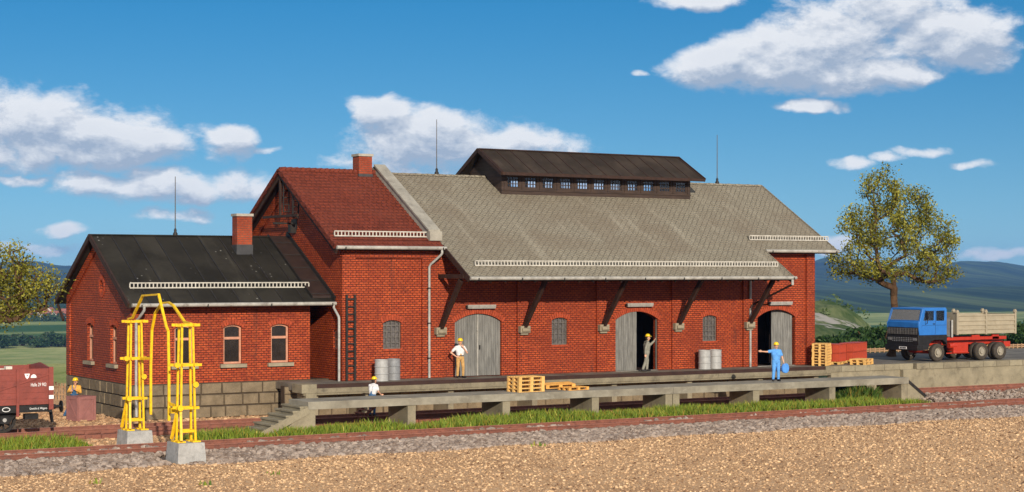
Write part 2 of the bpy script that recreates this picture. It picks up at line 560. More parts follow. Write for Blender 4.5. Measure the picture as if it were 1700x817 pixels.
for c in [(-40, 205, 120, 70), (60, 208, 120, 62), (165, 225, 125, 52), (255, 238, 75, 36), (380, 242, 44, 26, .95), (435, 246, 34, 9, .45),
          (180, 306, 100, 22, .9), (270, 312, 120, 28, .95), (335, 326, 44, 16, .8), (290, 357, 72, 13, .75), (410, 308, 85, 28, .6), (30, 295, 70, 11, .5),
          (105, 382, 46, 12, .75), (60, 414, 110, 13, .5), (720, 246, 150, 52), (640, 186, 62, 26, .9), (690, 222, 110, 40, .9), (845, 240, 125, 30, .9),
          (585, 262, 70, 15, .6), (620, 300, 120, 26, .6), (1215, 112, 100, 38), (1300, 88, 90, 52), (1395, 58, 110, 62), (1480, 20, 90, 45), (1600, 62, 78, 50), (1545, 40, 80, 50),
          (1420, 122, 110, 30, .9), (1495, 125, 60, 18, .8), (1630, 98, 50, 26, .85), (1345, 170, 60, 13, .7), (1165, -2, 75, 15, .8), (1415, 268, 30, 14, .75), (1465, 260, 24, 9, .6),
          (1525, 250, 55, 9, .55), (1610, 272, 44, 9, .55), (1375, 402, 48, 16, .8), (1650, 418, 80, 13, .55), (1062, 126, 22, 7, .5),
          (-250, 330, 160, 40), (950, 304, 120, 22)]:
    cloud(*c)
# unseen white cloud banks added behind and above the viewer to fill shade
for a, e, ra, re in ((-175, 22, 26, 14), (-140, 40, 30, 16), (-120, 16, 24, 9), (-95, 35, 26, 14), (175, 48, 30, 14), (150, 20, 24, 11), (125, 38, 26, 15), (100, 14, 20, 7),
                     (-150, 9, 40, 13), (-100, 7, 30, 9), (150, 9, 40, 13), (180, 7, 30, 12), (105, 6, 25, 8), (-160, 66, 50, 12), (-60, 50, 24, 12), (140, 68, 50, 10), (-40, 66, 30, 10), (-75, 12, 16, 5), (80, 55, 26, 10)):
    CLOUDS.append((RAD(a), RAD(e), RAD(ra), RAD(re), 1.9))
g = bpy.data.node_groups.new('cloud_field', 'ShaderNodeTree')
g.interface.new_socket('P', in_out='INPUT', socket_type='NodeSocketVector')
g.interface.new_socket('D', in_out='OUTPUT', socket_type='NodeSocketFloat')
gt = NT(g)
gi = gt.n('NodeGroupInput'); go = gt.n('NodeGroupOutput')
cur = None
P0 = gi.outputs[0]
wv = gt.n('ShaderNodeTexNoise'); gt.link(P0, wv.inputs['Vector']); wv.inputs['Scale'].default_value = 28; wv.inputs['Detail'].default_value = 3
P1 = gt.vmath('ADD', P0, gt.scale(gt.vmath('SUBTRACT', wv.outputs['Color'], (.5, .5, .5)), (.030, .018, 0)))
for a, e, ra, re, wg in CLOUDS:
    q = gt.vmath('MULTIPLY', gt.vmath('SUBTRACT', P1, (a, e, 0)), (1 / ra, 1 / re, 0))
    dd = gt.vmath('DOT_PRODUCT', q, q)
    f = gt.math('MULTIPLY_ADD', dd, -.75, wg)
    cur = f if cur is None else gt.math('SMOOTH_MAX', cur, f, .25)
Ps = gt.scale(P0, (1, 1.7, 1))
f1 = gt.noise(Ps, 22, 7, .62, .25); f2 = gt.noise(Ps, 70, 7, .66, .3)
fb = gt.math('ADD', gt.math('MULTIPLY', gt.math('SUBTRACT', f1, .5), 2.3), gt.math('MULTIPLY', gt.math('SUBTRACT', f2, .5), 1.0))
gt.link(gt.math('ADD', gt.math('MAXIMUM', cur, -1.6), fb), go.inputs[0])
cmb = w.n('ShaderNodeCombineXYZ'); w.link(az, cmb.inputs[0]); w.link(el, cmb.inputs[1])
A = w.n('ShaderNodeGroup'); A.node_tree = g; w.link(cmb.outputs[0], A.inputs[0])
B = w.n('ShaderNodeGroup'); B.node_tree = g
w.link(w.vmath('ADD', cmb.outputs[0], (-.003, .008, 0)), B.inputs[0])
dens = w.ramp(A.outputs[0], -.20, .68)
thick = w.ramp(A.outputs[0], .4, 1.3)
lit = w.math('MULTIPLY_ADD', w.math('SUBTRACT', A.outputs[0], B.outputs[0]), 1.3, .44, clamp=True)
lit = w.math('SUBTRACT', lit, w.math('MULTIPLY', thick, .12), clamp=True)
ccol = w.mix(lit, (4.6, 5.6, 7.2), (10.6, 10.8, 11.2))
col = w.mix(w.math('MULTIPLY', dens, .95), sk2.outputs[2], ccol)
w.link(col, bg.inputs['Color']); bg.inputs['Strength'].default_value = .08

SC.view_settings.view_transform = 'Standard'; SC.view_settings.look = 'None'
SC.view_settings.gamma = 1; SC.view_settings.exposure = .06; SC.view_settings.use_curve_mapping = False
SC.cycles.max_bounces = 8; SC.cycles.transparent_max_bounces = 12

# ------------------------------------------------------------------ terrain: one sheet to the horizon
from mathutils import noise as mnoise


def fbm(x, y, o=4):
    return mnoise.fractal(Vector((x, y, 3.7)), 1.0, 2.1, o)


def sstep(a, b, x):
    t = max(0.0, min(1.0, (x - a) / (b - a))); return t * t * (3 - 2 * t)


def table(tb, x):
    if x <= tb[0][0]: return tb[0][1]
    for (a, p), (b, q) in zip(tb, tb[1:]):
        if x <= b:
            k = (x - a) / (b - a); k = k * k * (3 - 2 * k); return p + (q - p) * k
    return tb[-1][1]


CREST = [(-900, 447), (-200, 446), (-20, 441), (50, 434), (110, 441), (300, 446), (700, 449), (1200, 448), (1330, 438), (1385, 427), (1425, 433), (1490, 449), (1550, 443), (1600, 434), (1650, 433), (1705, 441), (1800, 447), (2200, 440), (2600, 450)]


def ground_z(s, t):
    if s < 60: 
        return 0.0
    u = 850 + F * t / s
    z = 0.0
    z -= 43 * sstep(112, 420, s)
    # scrub covered knoll beyond the yard, right of the shed
    k = math.exp(-((u - 1330) / 170) ** 4) * sstep(150, 410, s) * (1 - sstep(430, 640, s))
    z += k * (41.0 + 2.2 * fbm(t * .03, s * .03) + 1.2 * fbm(t * .11, s * .11)) 
    k2 = math.exp(-((u - 1640) / 190) ** 4) * (1 - k) * sstep(180, 420, s) * (1 - sstep(440, 640, s))
    z += k2 * (36 + 2 * fbm(t * .03, s * .03))
    if s > 2300:
        # wooded foothills, then the mountain range
        f1 = sstep(2500, 3600, s) * (1 - sstep(3600, 4300, s) * .55)
        z += f1 * (20 + 16 * fbm(t * .0014, s * .0006))
        h = CAMZ + (454 - table(CREST, u)) / F * 7600 + 43
        m = sstep(4000, 7600, s) * (1 - .35 * sstep(7600, 9500, s))
        z += m * (h * (1 - .25 * f1) + (1 - sstep(6800, 7600, s)) * 34 * fbm(t * .0022 + 5, s * .0006, 5) * m) + 3 * fbm(t * .007, s * .0008) * sstep(2500, 3500, s)
    return z


sv = [-60, 0, 20, 40, 50, 60, 80, 100, 112]
x = 112.0
while x < 10500:
    x *= 1.012 if x < 660 else 1.032; sv.append(x)
gm = MB(); NTN = 300
for s_ in sv:
    for j in range(NTN + 1):
        a = -1 + 2 * j / NTN
        ss = max(s_, 60.0)
        tt = a * (abs(a) ** .35) * ss * .62 * (1 if s_ > 60 else 2.2)
        gm.v.append(fwd(s_, tt, ground_z(s_, tt)))
for i in range(len(sv) - 1):
    for j in range(NTN):
        a = i * (NTN + 1) + j
        gm.f.append([a, a + 1, a + NTN + 2, a + NTN + 1]); gm.m.append(0)


def m_ground():
    m, t, p = new_mat('ground_cover')
    P = pos(t)
    dv = t.n('ShaderNodeVectorMath', operation='DOT_PRODUCT'); t.link(t.vmath('SUBTRACT', P, (CAMX, CAMY, 0)), dv.inputs[0]); dv.inputs[1].default_value = (FX, FY, 0)
    s = dv.outputs['Value']
    lat = t.n('ShaderNodeVectorMath', operation='DOT_PRODUCT'); t.link(t.vmath('SUBTRACT', P, (CAMX, CAMY, 0)), lat.inputs[0]); lat.inputs[1].default_value = (RX, RY, 0)
    cx = t.n('ShaderNodeCombineXYZ'); t.link(lat.outputs['Value'], cx.inputs[0]); t.link(s, cx.inputs[1]); Q = cx.outputs[0]
    QF = t.scale(Q, (1, .03, 1)); QN = t.scale(Q, (1, .13, 1))
    # sand and grit
    v = t.n('ShaderNodeTexVoronoi'); t.link(P, v.inputs['Vector']); v.inputs['Scale'].default_value = 15
    v2 = t.n('ShaderNodeTexVoronoi'); t.link(P, v2.inputs['Vector']); v2.inputs['Scale'].default_value = 34
    r = t.n('ShaderNodeSeparateColor'); t.link(v.outputs['Color'], r.inputs[0])
    r2 = t.n('ShaderNodeSeparateColor'); t.link(v2.outputs['Color'], r2.inputs[0])
    ramp = t.n('ShaderNodeValToRGB'); cr = ramp.color_ramp; cr.interpolation = 'CONSTANT'
    while len(cr.elements) < len(SAND): cr.elements.new(.5)
    for i, (q, c) in enumerate(SAND): cr.elements[i].position = q; cr.elements[i].color = tuple(c) + (1,)
    t.link(t.math('FRACT', t.math('ADD', r.outputs[0], t.math('MULTIPLY', r2.outputs[1], .6))), ramp.inputs[0])
    f = t.noise(P, 26, 3, .75); n = t.noise(P, .22, 5, .6)
    sand = t.mix(t.ramp(n, .35, .7, 0, .3), ramp.outputs[0], (.40, .22, .11))
    sand = t.mix(t.ramp(f, .5, .8, 0, .4), sand, (.86, .62, .36))
    sand = t.mix(t.ramp(t.noise(P, .13, 5, .65, .6), .48, .68, 0, .4), sand, (.36, .20, .105))
    sand = t.mix(t.ramp(t.noise(P, 1.1, 4, .7), .6, .75, 0, .35), sand, (.30, .17, .09))
    # meadow
    g1 = t.noise(P, .035, 5, .65); g2 = t.noise(QN, .30, 5, .75)
    mead = t.mix(t.ramp(g1, .35, .65), (.24, .29, .085), (.42, .41, .16))
    mead = t.mix(t.ramp(g2, .5, .72, 0, .6), mead, (.14, .20, .05))
    band = t.noise(t.scale(t.vmath('ADD', P, (0, 0, 0)), (.0006, .0052, 0)), 1, 3, .5)
    mead = t.mix(t.math('MULTIPLY', t.ramp(s, 900, 1400), t.ramp(band, .45, .56)), mead, (.045, .105, .022))
    # woods
    w1 = t.noise(QF, .0065, 8, .74, .3); w2 = t.voro(QF, .045)
    wood = t.mix(t.ramp(w1, .38, .62), (.010, .028, .012), (.075, .115, .035))
    wood = t.mix(t.ramp(w2, .2, .8, 0, .7), wood, (.008, .02, .010))
    wood = t.mix(t.ramp(t.noise(QF, .0022, 5, .65), .55, .64, 0, .75), wood, (.15, .18, .06))
    scr = t.noise(QN, .10, 6, .75)
    scrub = t.mix(t.ramp(scr, .4, .6), (.05, .085, .02), (.17, .19, .075))
    rockn = t.ramp(t.noise(QN, .055, 7, .75, .8), .555, .60)
    scrub = t.mix(rockn, scrub, (.42, .38, .32))
    right = t.ramp(t.math('DIVIDE', lat.outputs['Value'], t.math('MAXIMUM', s, 1.0)), .08, .11)
    mid = t.mix(t.math('MULTIPLY', right, t.ramp(s, 650, 900, 1, 0)), mead, scrub)
    colr = t.mix(t.ramp(s, 93, 104), sand, mid)
    colr = t.mix(t.ramp(t.math('ADD', s, t.math('MULTIPLY', t.math('SUBTRACT', w1, .5), 900)), 2150, 2350), colr, wood)
    big = t.noise(P, .09, 4, .6, .5)
    h = t.math('SUBTRACT', t.math('MULTIPLY', f, .5), t.math('ADD', v.outputs['Distance'], t.math('MULTIPLY', v2.outputs['Distance'], .6)))
    finish(t, p, colr, .92, h, .05, .7, .1)
    return m


o = gm.build('ground', m_ground(), smooth=180, normals=False)
structure(o)
# ================================================================== the goods shed
SLP = .589; YR, ZR = 5.65, 11.18           # ridge line of the two tall parts
def zroof(y): return ZR - SLP * abs(y - YR)


SHED = thing('goods_shed', 'long red brick goods shed with slate, tile and felt roofs and arched grey doors', 'building', (4.5, 5, 0))
front = lambda y0: (lambda u, v, d: (u, y0 - d, v))
left = lambda x0: (lambda u, v, d: (x0 - d, u, v))


def arch_pts(x0, x1, z0, zs, zt, n=12):
    """opening with a segmental head: spring height zs, crown zt"""
    c = (x0 + x1) / 2; hw = (x1 - x0) / 2; r = zt - zs; R = (hw * hw + r * r) / (2 * r); a = math.asin(hw / R)
    top = [(c + R * math.sin(a - 2 * a * i / n), zt - R + R * math.cos(a - 2 * a * i / n)) for i in range(n + 1)]
    return [(x0, z0), (x1, z0)] + top


def arch_z(x, x0, x1, zs, zt):
    c = (x0 + x1) / 2; hw = (x1 - x0) / 2; r = zt - zs; R = (hw * hw + r * r) / (2 * r)
    return zt - R + math.sqrt(max(0, R * R - (x - c) ** 2))


def voussoirs(fr, x0, x1, zs, zt, h=.24, proud=.03, bw=.115):
    m = MB()
    c = (x0 + x1) / 2; hw = (x1 - x0) / 2; r = zt - zs; R = (hw * hw + r * r) / (2 * r); a = math.asin(hw / R) + .03
    n = max(6, round(2 * a * R / bw)); g = .10
    for i in range(n):
        t0 = -a + 2 * a * (i + g) / n; t1 = -a + 2 * a * (i + 1 - g) / n
        rr = R + h * (1 + .03 * rng.uniform(-1, 1)); pr = proud + rng.uniform(-.006, .006)
        P = lambda t, q, d: fr(c + q * math.sin(t), zt - R + q * math.cos(t), d)
        m.hexa([P(t0, R - .004, -.05), P(t1, R - .004, -.05), P(t1, R - .004, pr), P(t0, R - .004, pr), P(t0, rr, -.05), P(t1, rr, -.05), P(t1, rr, pr), P(t0, rr, pr)])
    return m


# ---- openings
DOORS = [(1.14, 3.66), (10.13, 12.66), (18.96, 21.46)]
DZ0, DZS, DZT = 1.5, 4.04, 4.43
HW = [(-2.56, -1.65), (6.44, 7.33), (15.44, 16.33)]
HZ0, HZS, HZT = 2.88, 4.06, 4.19
SW = [(-11.90, -11.04), (-9.66, -8.80), (-7.42, -6.56)]
SZ0, SZS, SZT = 2.33, 3.93, 4.06
SX, SY, SYB = -13.8, 1.4, 10.6
MX = -4.63; EX = 22.7; BY = 11.3

mb = MB()
mb.prism([(0.3, 1.5), (EX, 1.5), (EX, 7.6), (0.3, 7.6)], front(0), -.38, 0,
         [arch_pts(a, b, DZ0 + .001, DZS, DZT) for a, b in DOORS] + [arch_pts(a, b, HZ0, HZS, HZT, 8) for a, b in HW[1:]])
o = mb.build('brick_wall', M['brick'], SHED)
mb = MB()
mb.prism([(MX, 1.5), (0.3, 1.5), (0.3, 7.45), (MX, 7.45)], front(0), -.38, 0, [arch_pts(*HW[0], HZ0, HZS, HZT, 8)])
o = mb.build('brick_wall', M['brick'], SHED)
mb = MB()   # gable of the tall end, with a small slit window beside the lean part
mb.prism([(.385, 1.5), (BY, 1.5), (BY, zroof(BY) - .2), (YR, ZR - .2), (.385, zroof(.385) - .2)], left(MX), -.38, 0,
         [[(.45, 2.9), (.85, 2.9), (.85, 3.75), (.45, 3.75)]])
o = mb.build('brick_gable', M['brick'], SHED)
mb = MB(); mb.prism([(0.0, 1.5), (BY, 1.5), (BY, zroof(BY) - .2), (YR, ZR - .2), (0.0, zroof(0) - .2)], left(EX), -.0, .38)
mb.v = [(p[0] + .385, p[1], p[2]) if False else p for p in mb.v]
o = mb.build('brick_gable', M['brick'], SHED)
mb = MB(); mb.prism([(MX + .385, 0), (EX - .385, 0), (EX - .385, 7.5), (MX + .385, 7.5)], front(BY), 0, .38)
o = mb.build('brick_wall', M['brick'], SHED)
# the low office: front, gable and back
mb = MB(); mb.prism([(SX, 1.55), (MX - .9, 1.55), (MX - .9, 4.92), (SX, 4.92)], front(SY), -.38, 0, [arch_pts(a, b, SZ0, SZS, SZT, 8) for a, b in SW])
o = mb.build('brick_wall', M['brick'], SHED)
SYR, SZR, SYE, SZE = 6.0, 8.03, .62, 5.0
SSL = (SZR - SZE) / (SYR - SYE)
def zsmall(y): return SZR - SSL * abs(y - SYR)


GW = [(3.42, 4.28), (6.75, 7.65)]
circ = [(5.55 + .26 * math.cos(2 * PI * i / 16), 5.72 + .30 * math.sin(2 * PI * i / 16)) for i in range(16)]
mb = MB(); mb.prism([(SY + .385, 1.55), (SYB, 1.55), (SYB, zsmall(SYB) - .16), (SYR, SZR - .16), (SY + .385, zsmall(SY + .385) - .16)], left(SX), -.38, 0,
                    [arch_pts(a, b, SZ0, SZS, SZT, 8) for a, b in GW] + [circ])
o = mb.build('brick_gable', M['brick'], SHED)
mb = MB(); mb.prism([(SX + .385, 0), (MX, 0), (MX, 4.9), (SX + .385, 4.9)], front(SYB), 0, .38)
o = mb.build('brick_wall', M['brick'], SHED)
mb = MB(); mb.prism([(SY + .385, 1.55), (.4, 1.55), (.4, 1.55)], left(MX), 0, .1) if False else None
# inner floors and an added partition, near-black to stand for shade inside open doors
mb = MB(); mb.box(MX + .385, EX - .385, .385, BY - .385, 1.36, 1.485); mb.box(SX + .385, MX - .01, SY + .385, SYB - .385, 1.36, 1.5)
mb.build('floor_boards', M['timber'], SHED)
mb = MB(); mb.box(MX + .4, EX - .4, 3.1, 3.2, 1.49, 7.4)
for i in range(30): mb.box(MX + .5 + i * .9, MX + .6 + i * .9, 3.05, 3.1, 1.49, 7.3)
mb.build('shade_partition', M['soffit'], SHED)

# ---- pilasters, corner strips and string bands: each its own proud strip of brick
def strip(x0, x1, z0, z1, proud=.11, y0=0.0):
    m = MB(); m.box(x0, x1, y0 - proud, y0 - .002, z0, z1); return m.build('pilaster', M['brick'], SHED)


for k in range(5): strip(-.03 + 4.5 * k, .52 + 4.5 * k, 1.5, 7.3)
strip(22.16, EX + .01, 1.5, 7.3); strip(MX - .01, -4.0, 1.5, 7.0); strip(-.62, -.032, 1.5, 7.0)
mb = MB(); mb.box(MX - .01, -.032, -.112, -.002, 7.0, 7.32); mb.build('string_course', M['brick'], SHED)
mb = MB(); mb.box(18.55, EX + .01, -.112, -.002, 7.3, 7.44); mb.build('string_course', M['brick'], SHED)
mb = MB(); mb.box(SX - .09, SX - .002, SY - .09, SY + .5, 1.55, 4.9); mb.build('pilaster', M['brick'], SHED)
mb = MB(); mb.box(SX - .09, SX - .002, SYB - .45, SYB + .02, 1.55, 4.9); mb.build('pilaster', M['brick'], SHED)
for (ya, yb) in ((SY, SYR), (SYB, SYR)):
    mb = MB(); za = zsmall(ya) - .2; zb = SZR - .2
    mb.prism([(ya, za - .42), (yb, zb - .42), (yb, zb), (ya, za)], left(SX), .002, .08); mb.build('gable_band', M['brick'], SHED)
for (ya, yb) in ((0, YR), (BY, YR)):
    mb = MB(); za = zroof(ya) - .22; zb = ZR - .22
    mb.prism([(ya, za - .55), (yb, zb - .55), (yb, zb), (ya, za)], left(MX), .002, .09); mb.build('gable_band', M['brick'], SHED)
# soldier course ring round the gable eye
mb = MB()
for i in range(18):
    t0 = 2 * PI * (i + .08) / 18; t1 = 2 * PI * (i + .92) / 18
    P = lambda t, q, d: (SX - d, 5.55 + .26 * q * math.cos(t), 5.72 + .30 * q * math.sin(t))
    mb.hexa([P(t0, 1, -.03), P(t1, 1, -.03), P(t1, 1, .03), P(t0, 1, .03), P(t0, 1.7, -.03), P(t1, 1.7, -.03), P(t1, 1.7, .03), P(t0, 1.7, .03)])
mb.build('round_arch', M['vouss'], SHED)
mb = MB(); mb.prism(circ, left(SX), -.3, -.27); mb.build('round_window', M['glass_dark'], SHED)

# ---- arches
for a, b in DOORS: voussoirs(front(0), a - .0, b + .0, DZS, DZT, .25).build('arch', M['vouss'], SHED)
for a, b in HW: voussoirs(front(0), a - .03, b + .03, HZS, HZT, .24).build('arch', M['vouss'], SHED)
for a, b in SW: voussoirs(front(SY), a - .03, b + .03, SZS, SZT, .24).build('arch', M['vouss'], SHED)
for a, b in GW: voussoirs(left(SX), a - .03, b + .03, SZS, SZT, .24).build('arch', M['vouss'], SHED)


# ---- windows
def inset(a, b, z0, zs, zt, k): return arch_pts(a + k, b - k, z0 + k, zs - k * .3, zt - k, 8)


def sash_window(a, b, fr):
    m = MB(); k = .085; zm = SZ0 + 1.12
    lower = [(a + k, SZ0 + k), (b - k, SZ0 + k), (b - k, zm - .04), (a + k, zm - .04)]
    upper = [(a + k, zm + .05)] + [(b - k, zm + .05)] + arch_pts(a + k, b - k, zm, SZS - .03, SZT - k, 8)[2:]
    m.prism(arch_pts(a + .002, b - .002, SZ0 + .002, SZS, SZT - .002, 8), fr, -.20, -.12, [lower, upper])
    m.prism([(a + .02, zm - .05), (b - .02, zm - .05), (b - .02, zm + .06), (a + .02, zm + .06)], fr, -.119, -.09)
    w_ = m.build('window', M['frame'], SHED)
    g_ = MB(); g_.prism([(a + .03, SZ0 + .03), (b - .03, SZ0 + .03), (b - .03, SZS - .02), (a + .03, SZS - .02)], fr, -.19, -.175)
    g_.prism([(a + .03, SZS - .019), (b - .03, SZS - .019), ((a + b) / 2, SZT - .03)], fr, -.19, -.175)
    g_.build('pane', M['glass_dark'], w_)
    s_ = MB(); s_.prism([(a - .18, SZ0 - .16), (b + .18, SZ0 - .16), (b + .18, SZ0 - .005), (a - .18, SZ0 - .005)], fr, -.1, .16)
    s_.build('sill', M['sill'], w_)


for a, b in SW: sash_window(a, b, front(SY))
for a, b in GW: sash_window(a, b, left(SX))


def iron_window(a, b, y0):
    fr = front(y0); m = MB()
    m.prism(arch_pts(a + .002, b - .002, HZ0 + .002, HZS, HZT - .002, 8), fr, -.15, -.09, [inset(a, b, HZ0, HZS, HZT, .05)])
    for i in range(1, 4):
        x = a + (b - a) * i / 4; m.prism([(x - .016, HZ0 + .04), (x + .016, HZ0 + .04), (x + .016, HZT - .05), (x - .016, HZT - .05)], fr, -.138, -.10)
    for i in range(1, 5):
        z = HZ0 + (HZT - HZ0) * i / 5; m.prism([(a + .04, z - .018), (b - .04, z - .018), (b - .04, z + .018), (a + .04, z + .018)], fr, -.142, -.096)
    w_ = m.build('iron_window', M['grid'], SHED)
    g_ = MB(); g_.prism(arch_pts(a + .01, b - .01, HZ0 + .01, HZS - .01, HZT - .01, 8), fr, -.19, -.165); g_.build('pane', M['pane_grey'], w_)
    s_ = MB(); s_.prism([(a - .03, HZ0 - .09), (b + .03, HZ0 - .09), (b + .03, HZ0 - .004), (a - .03, HZ0 - .004)], fr, -.12, .025); s_.build('sill', M['vouss'], w_)


for a, b in HW: iron_window(a, b, 0)
mb = MB(); mb.prism([(.45, 2.9), (.85, 2.9), (.85, 3.75), (.45, 3.75)], left(MX), -.15, -.08, [[(.51, 2.96), (.79, 2.96), (.79, 3.3), (.51, 3.3)], [(.51, 3.36), (.79, 3.36), (.79, 3.69), (.51, 3.69)]])
w_ = mb.build('window', M['frame'], SHED)
mb = MB(); mb.prism([(.46, 2.91), (.84, 2.91), (.84, 3.74), (.46, 3.74)], left(MX), -.2, -.16); mb.build('pane', M['glass_dark'], w_)


# ---- doors: vertical boards following the arch, on ledges
def leaf(a, b, x0, x1, fr):
    m = MB(); n = max(6, round((x1 - x0) / .125)); pw = (x1 - x0) / n
    for i in range(n):
        p = x0 + i * pw + .004; q = x0 + (i + 1) * pw - .004
        d = .003 * rng.uniform(-1, 1)
        m.prism([(p, DZ0 + .03), (q, DZ0 + .03), (q, arch_z(q, a, b, DZS, DZT) - .02), (p, arch_z(p, a, b, DZS, DZT) - .02)], fr, -.17, -.11 + d)
    m.prism([(x0 + .01, DZ0 + .04), (x1 - .01, DZ0 + .04), (x1 - .01, DZS - .1), (x0 + .01, DZS - .1)], fr, -.20, -.171)
    return m


def swung(fr0, hx, ang, y0=-.0):
    """leaf turned about a vertical hinge at x = hx"""
    ca, sa = math.cos(ang), math.sin(ang)
    def f(u, v, d):
        du = u - hx; dy = -(d + .14)
        return (hx + du * ca - dy * sa, .14 + du * sa + dy * ca, v)
    return f


a, b = DOORS[0]; c = (a + b) / 2
d1 = leaf(a, b, a + .02, c - .012, front(0)).build('door', M['doorgrey'], SHED)
d2 = leaf(a, b, c + .012, b - .02, front(0)).build('door', M['doorgrey'], SHED)
mb = MB(); mb.box(c - .035, c + .03, .075, .108, 1.53, 4.38); mb.build('cover_strip', M['gut'], d2)
mb = MB(); mb.box(c + .09, c + .14, .06, .105, 2.75, 2.95); mb.build('handle', M['iron'], d2)
a, b = DOORS[1]; c = (a + b) / 2
d = leaf(a, b, a + .02, c - .03, swung(None, a + .02, RAD(-7))).build('door', M['doorgrey'], SHED)
leaf(a, b, c + .02, b - .02, swung(None, b - .02, RAD(-172))).build('door', M['doorgrey'], SHED)
a, b = DOORS[2]; c = (a + b) / 2
leaf(a, b, c - .02, b - .1, swung(None, b - .05, RAD(-16))).build('door', M['doorgrey'], SHED)
leaf(a, b, a + .02, c - .04, swung(None, a + .02, RAD(172))).build('door', M['doorgrey'], SHED)
for a, b in DOORS[1:]:
    mb = MB(); mb.box(a, b, -.04, .3, 1.486, 1.515); mb.build('threshold', M['gut'], SHED)

# ---- lamp boxes above the doors
for x0, x1 in ((1.72, 3.22), (10.70, 12.24), (19.62, 21.1)):
    m = MB(); m.box(x0, x1, -.24, -.06, 4.76, 4.84); m.hexa([(x0 + .02, -.22, 4.66), (x1 - .02, -.22, 4.66), (x1 - .02, -.08, 4.66), (x0 + .02, -.08, 4.66), (x0, -.24, 4.76), (x1, -.24, 4.76), (x1, -.06, 4.76), (x0, -.06, 4.76)])
    l_ = m.build('wall_lamp', M['lampbox'], SHED)
    m = MB(); m.box(x0 + .2, x0 + .28, -.06, 0, 4.72, 4.82); m.box(x1 - .28, x1 - .2, -.06, 0, 4.72, 4.82); m.box(x0 - .05, x0, -.20, -.1, 4.69, 4.81); m.build('bracket', M['iron'], l_)

# ---- stone plinth of single blocks
def blocks(m, u0, u1, fr, rows, lo=.62, hi=1.15, d=.09):
    for (z0, z1) in rows:
        u = u0 + .0
        first = rng.uniform(.4, 1)
        while u < u1 - .01:
            wd = first if first else rng.uniform(lo, hi); first = None
            e = min(u1, u + wd)
            if u1 - e < .35: e = u1
            g = .018; cpd = d + rng.uniform(-.015, .02); k = .024
            A_, B_, C_, D_ = u + g, e - g, z0 + g, z1 - g
            j = lambda: rng.uniform(-.012, .012)
            m.hexa([fr(A_ + j(), C_ + j(), 0), fr(B_ + j(), C_ + j(), 0), fr(B_ + j(), D_ + j(), 0), fr(A_ + j(), D_ + j(), 0),
                    fr(A_ + k, C_ + k, cpd + j()), fr(B_ - k, C_ + k, cpd + j()), fr(B_ - k, D_ - k, cpd + j()), fr(A_ + k, D_ - k, cpd + j())])
            u = e
    return m


ROWS = [(0.0, .52), (.52, 1.03), (1.03, 1.53)]
mb = MB(); blocks(mb, SX - .0, MX, front(SY - .02), ROWS); blocks(mb, SY - .11, SYB, left(SX - .02), ROWS); mb.build('stone_plinth', M['stone'], SHED)
mb = MB(); blocks(mb, MX - 2.8, EX - 1, front(-.1), [(0, .5), (.5, 1.0), (1.0, 1.34)], d=.05)
pl = mb.build('stone_plinth', M['stone'], SHED)
mb = MB(); mb.box(SX - .045, MX, SY - .045, SY + .3, 0, 1.545); mb.box(SX - .045, SX + .3, SY + .301, SYB, 0, 1.545); mb.box(MX - 2.8, EX - 1, -.1, .3, -.05, 1.36)
mb.build('plinth_joints', M['joint'], SHED)

# ---- roofs
def shingle(y_e, y_r, zf, xr, row, lift, y_flip=False):
    """courses of tiles from eave to ridge: every course a thin wedge lying on the one below"""
    m = MB(); n = round(math.hypot(y_r - y_e, zf(y_r) - zf(y_e)) / row)
    for i in range(n):
        ya = y_e + (y_r - y_e) * i / n; yb = y_e + (y_r - y_e) * (i + 1) / n
        za, zb = zf(ya), zf(yb)
        sp = xr((ya + yb) / 2)
        for xa, xb in (sp if isinstance(sp[0], tuple) else (sp,)):
         seg = max(1, int((xb - xa) / 3))
         for k in range(seg):
            p = xa + (xb - xa) * k / seg; q = xa + (xb - xa) * (k + 1) / seg
            m.hexa([(p, ya, za - .02), (q, ya, za - .02), (q, yb + (.02 if y_r > y_e else -.02), zb - .02), (p, yb + (.02 if y_r > y_e else -.02), zb - .02),
                    (p, ya, za + lift), (q, ya, za + lift), (q, yb + (.02 if y_r > y_e else -.02), zb + .004), (p, yb + (.02 if y_r > y_e else -.02), zb + .004)])
    return m


def slab(x0, x1, ya, yb, zf, t0=.02, t1=.17):
    m = MB(); p = lambda x, y, d: (x, y, zf(y) - d)
    m.hexa([p(x0, ya, t1), p(x1, ya, t1), p(x1, yb, t1), p(x0, yb, t1), p(x0, ya, t0), p(x1, ya, t0), p(x1, yb, t0), p(x0, yb, t0)])
    return m


XM0, XM1, XC0, XC1 = .28, 23.75, .28, 18.88
YE, YC = -.6, -2.93
ms = shingle(YC, YR, zroof, lambda y: (XC0, XC1) if y < YE else ((XM0, XM1) if y < 4.15 else ((XM0, 6.1), (17.58, XM1))), .235, .014)
ms.build('slate_roof', M['slate'], SHED)
ms = slab(XM0, XM1, YE, 4.1, zroof)
for rb in (slab(XC0, XC1, YC, YE, zroof), slab(XM0, 6.1, 4.1, YR, zroof), slab(17.58, XM1, 4.1, YR, zroof), slab(XM0, XM1, BY + .6, 7.2, zroof), slab(XM0, 6.1, 7.2, YR, zroof), slab(17.58, XM1, 7.2, YR, zroof)): ms.add(rb.v, rb.f)
ms.build('roof_boarding', M['soffit'], SHED)
mb = MB(); 
for q in (slab(XM0, XM1, BY + .6, 7.2, zroof, -.02, .019), slab(XM0, 6.1, 7.2, YR, zroof, -.02, .019), slab(17.58, XM1, 7.2, YR, zroof, -.02, .019)): mb.add(q.v, q.f)
mb.build('slate_roof', M['slate'], SHED)
mb = MB()
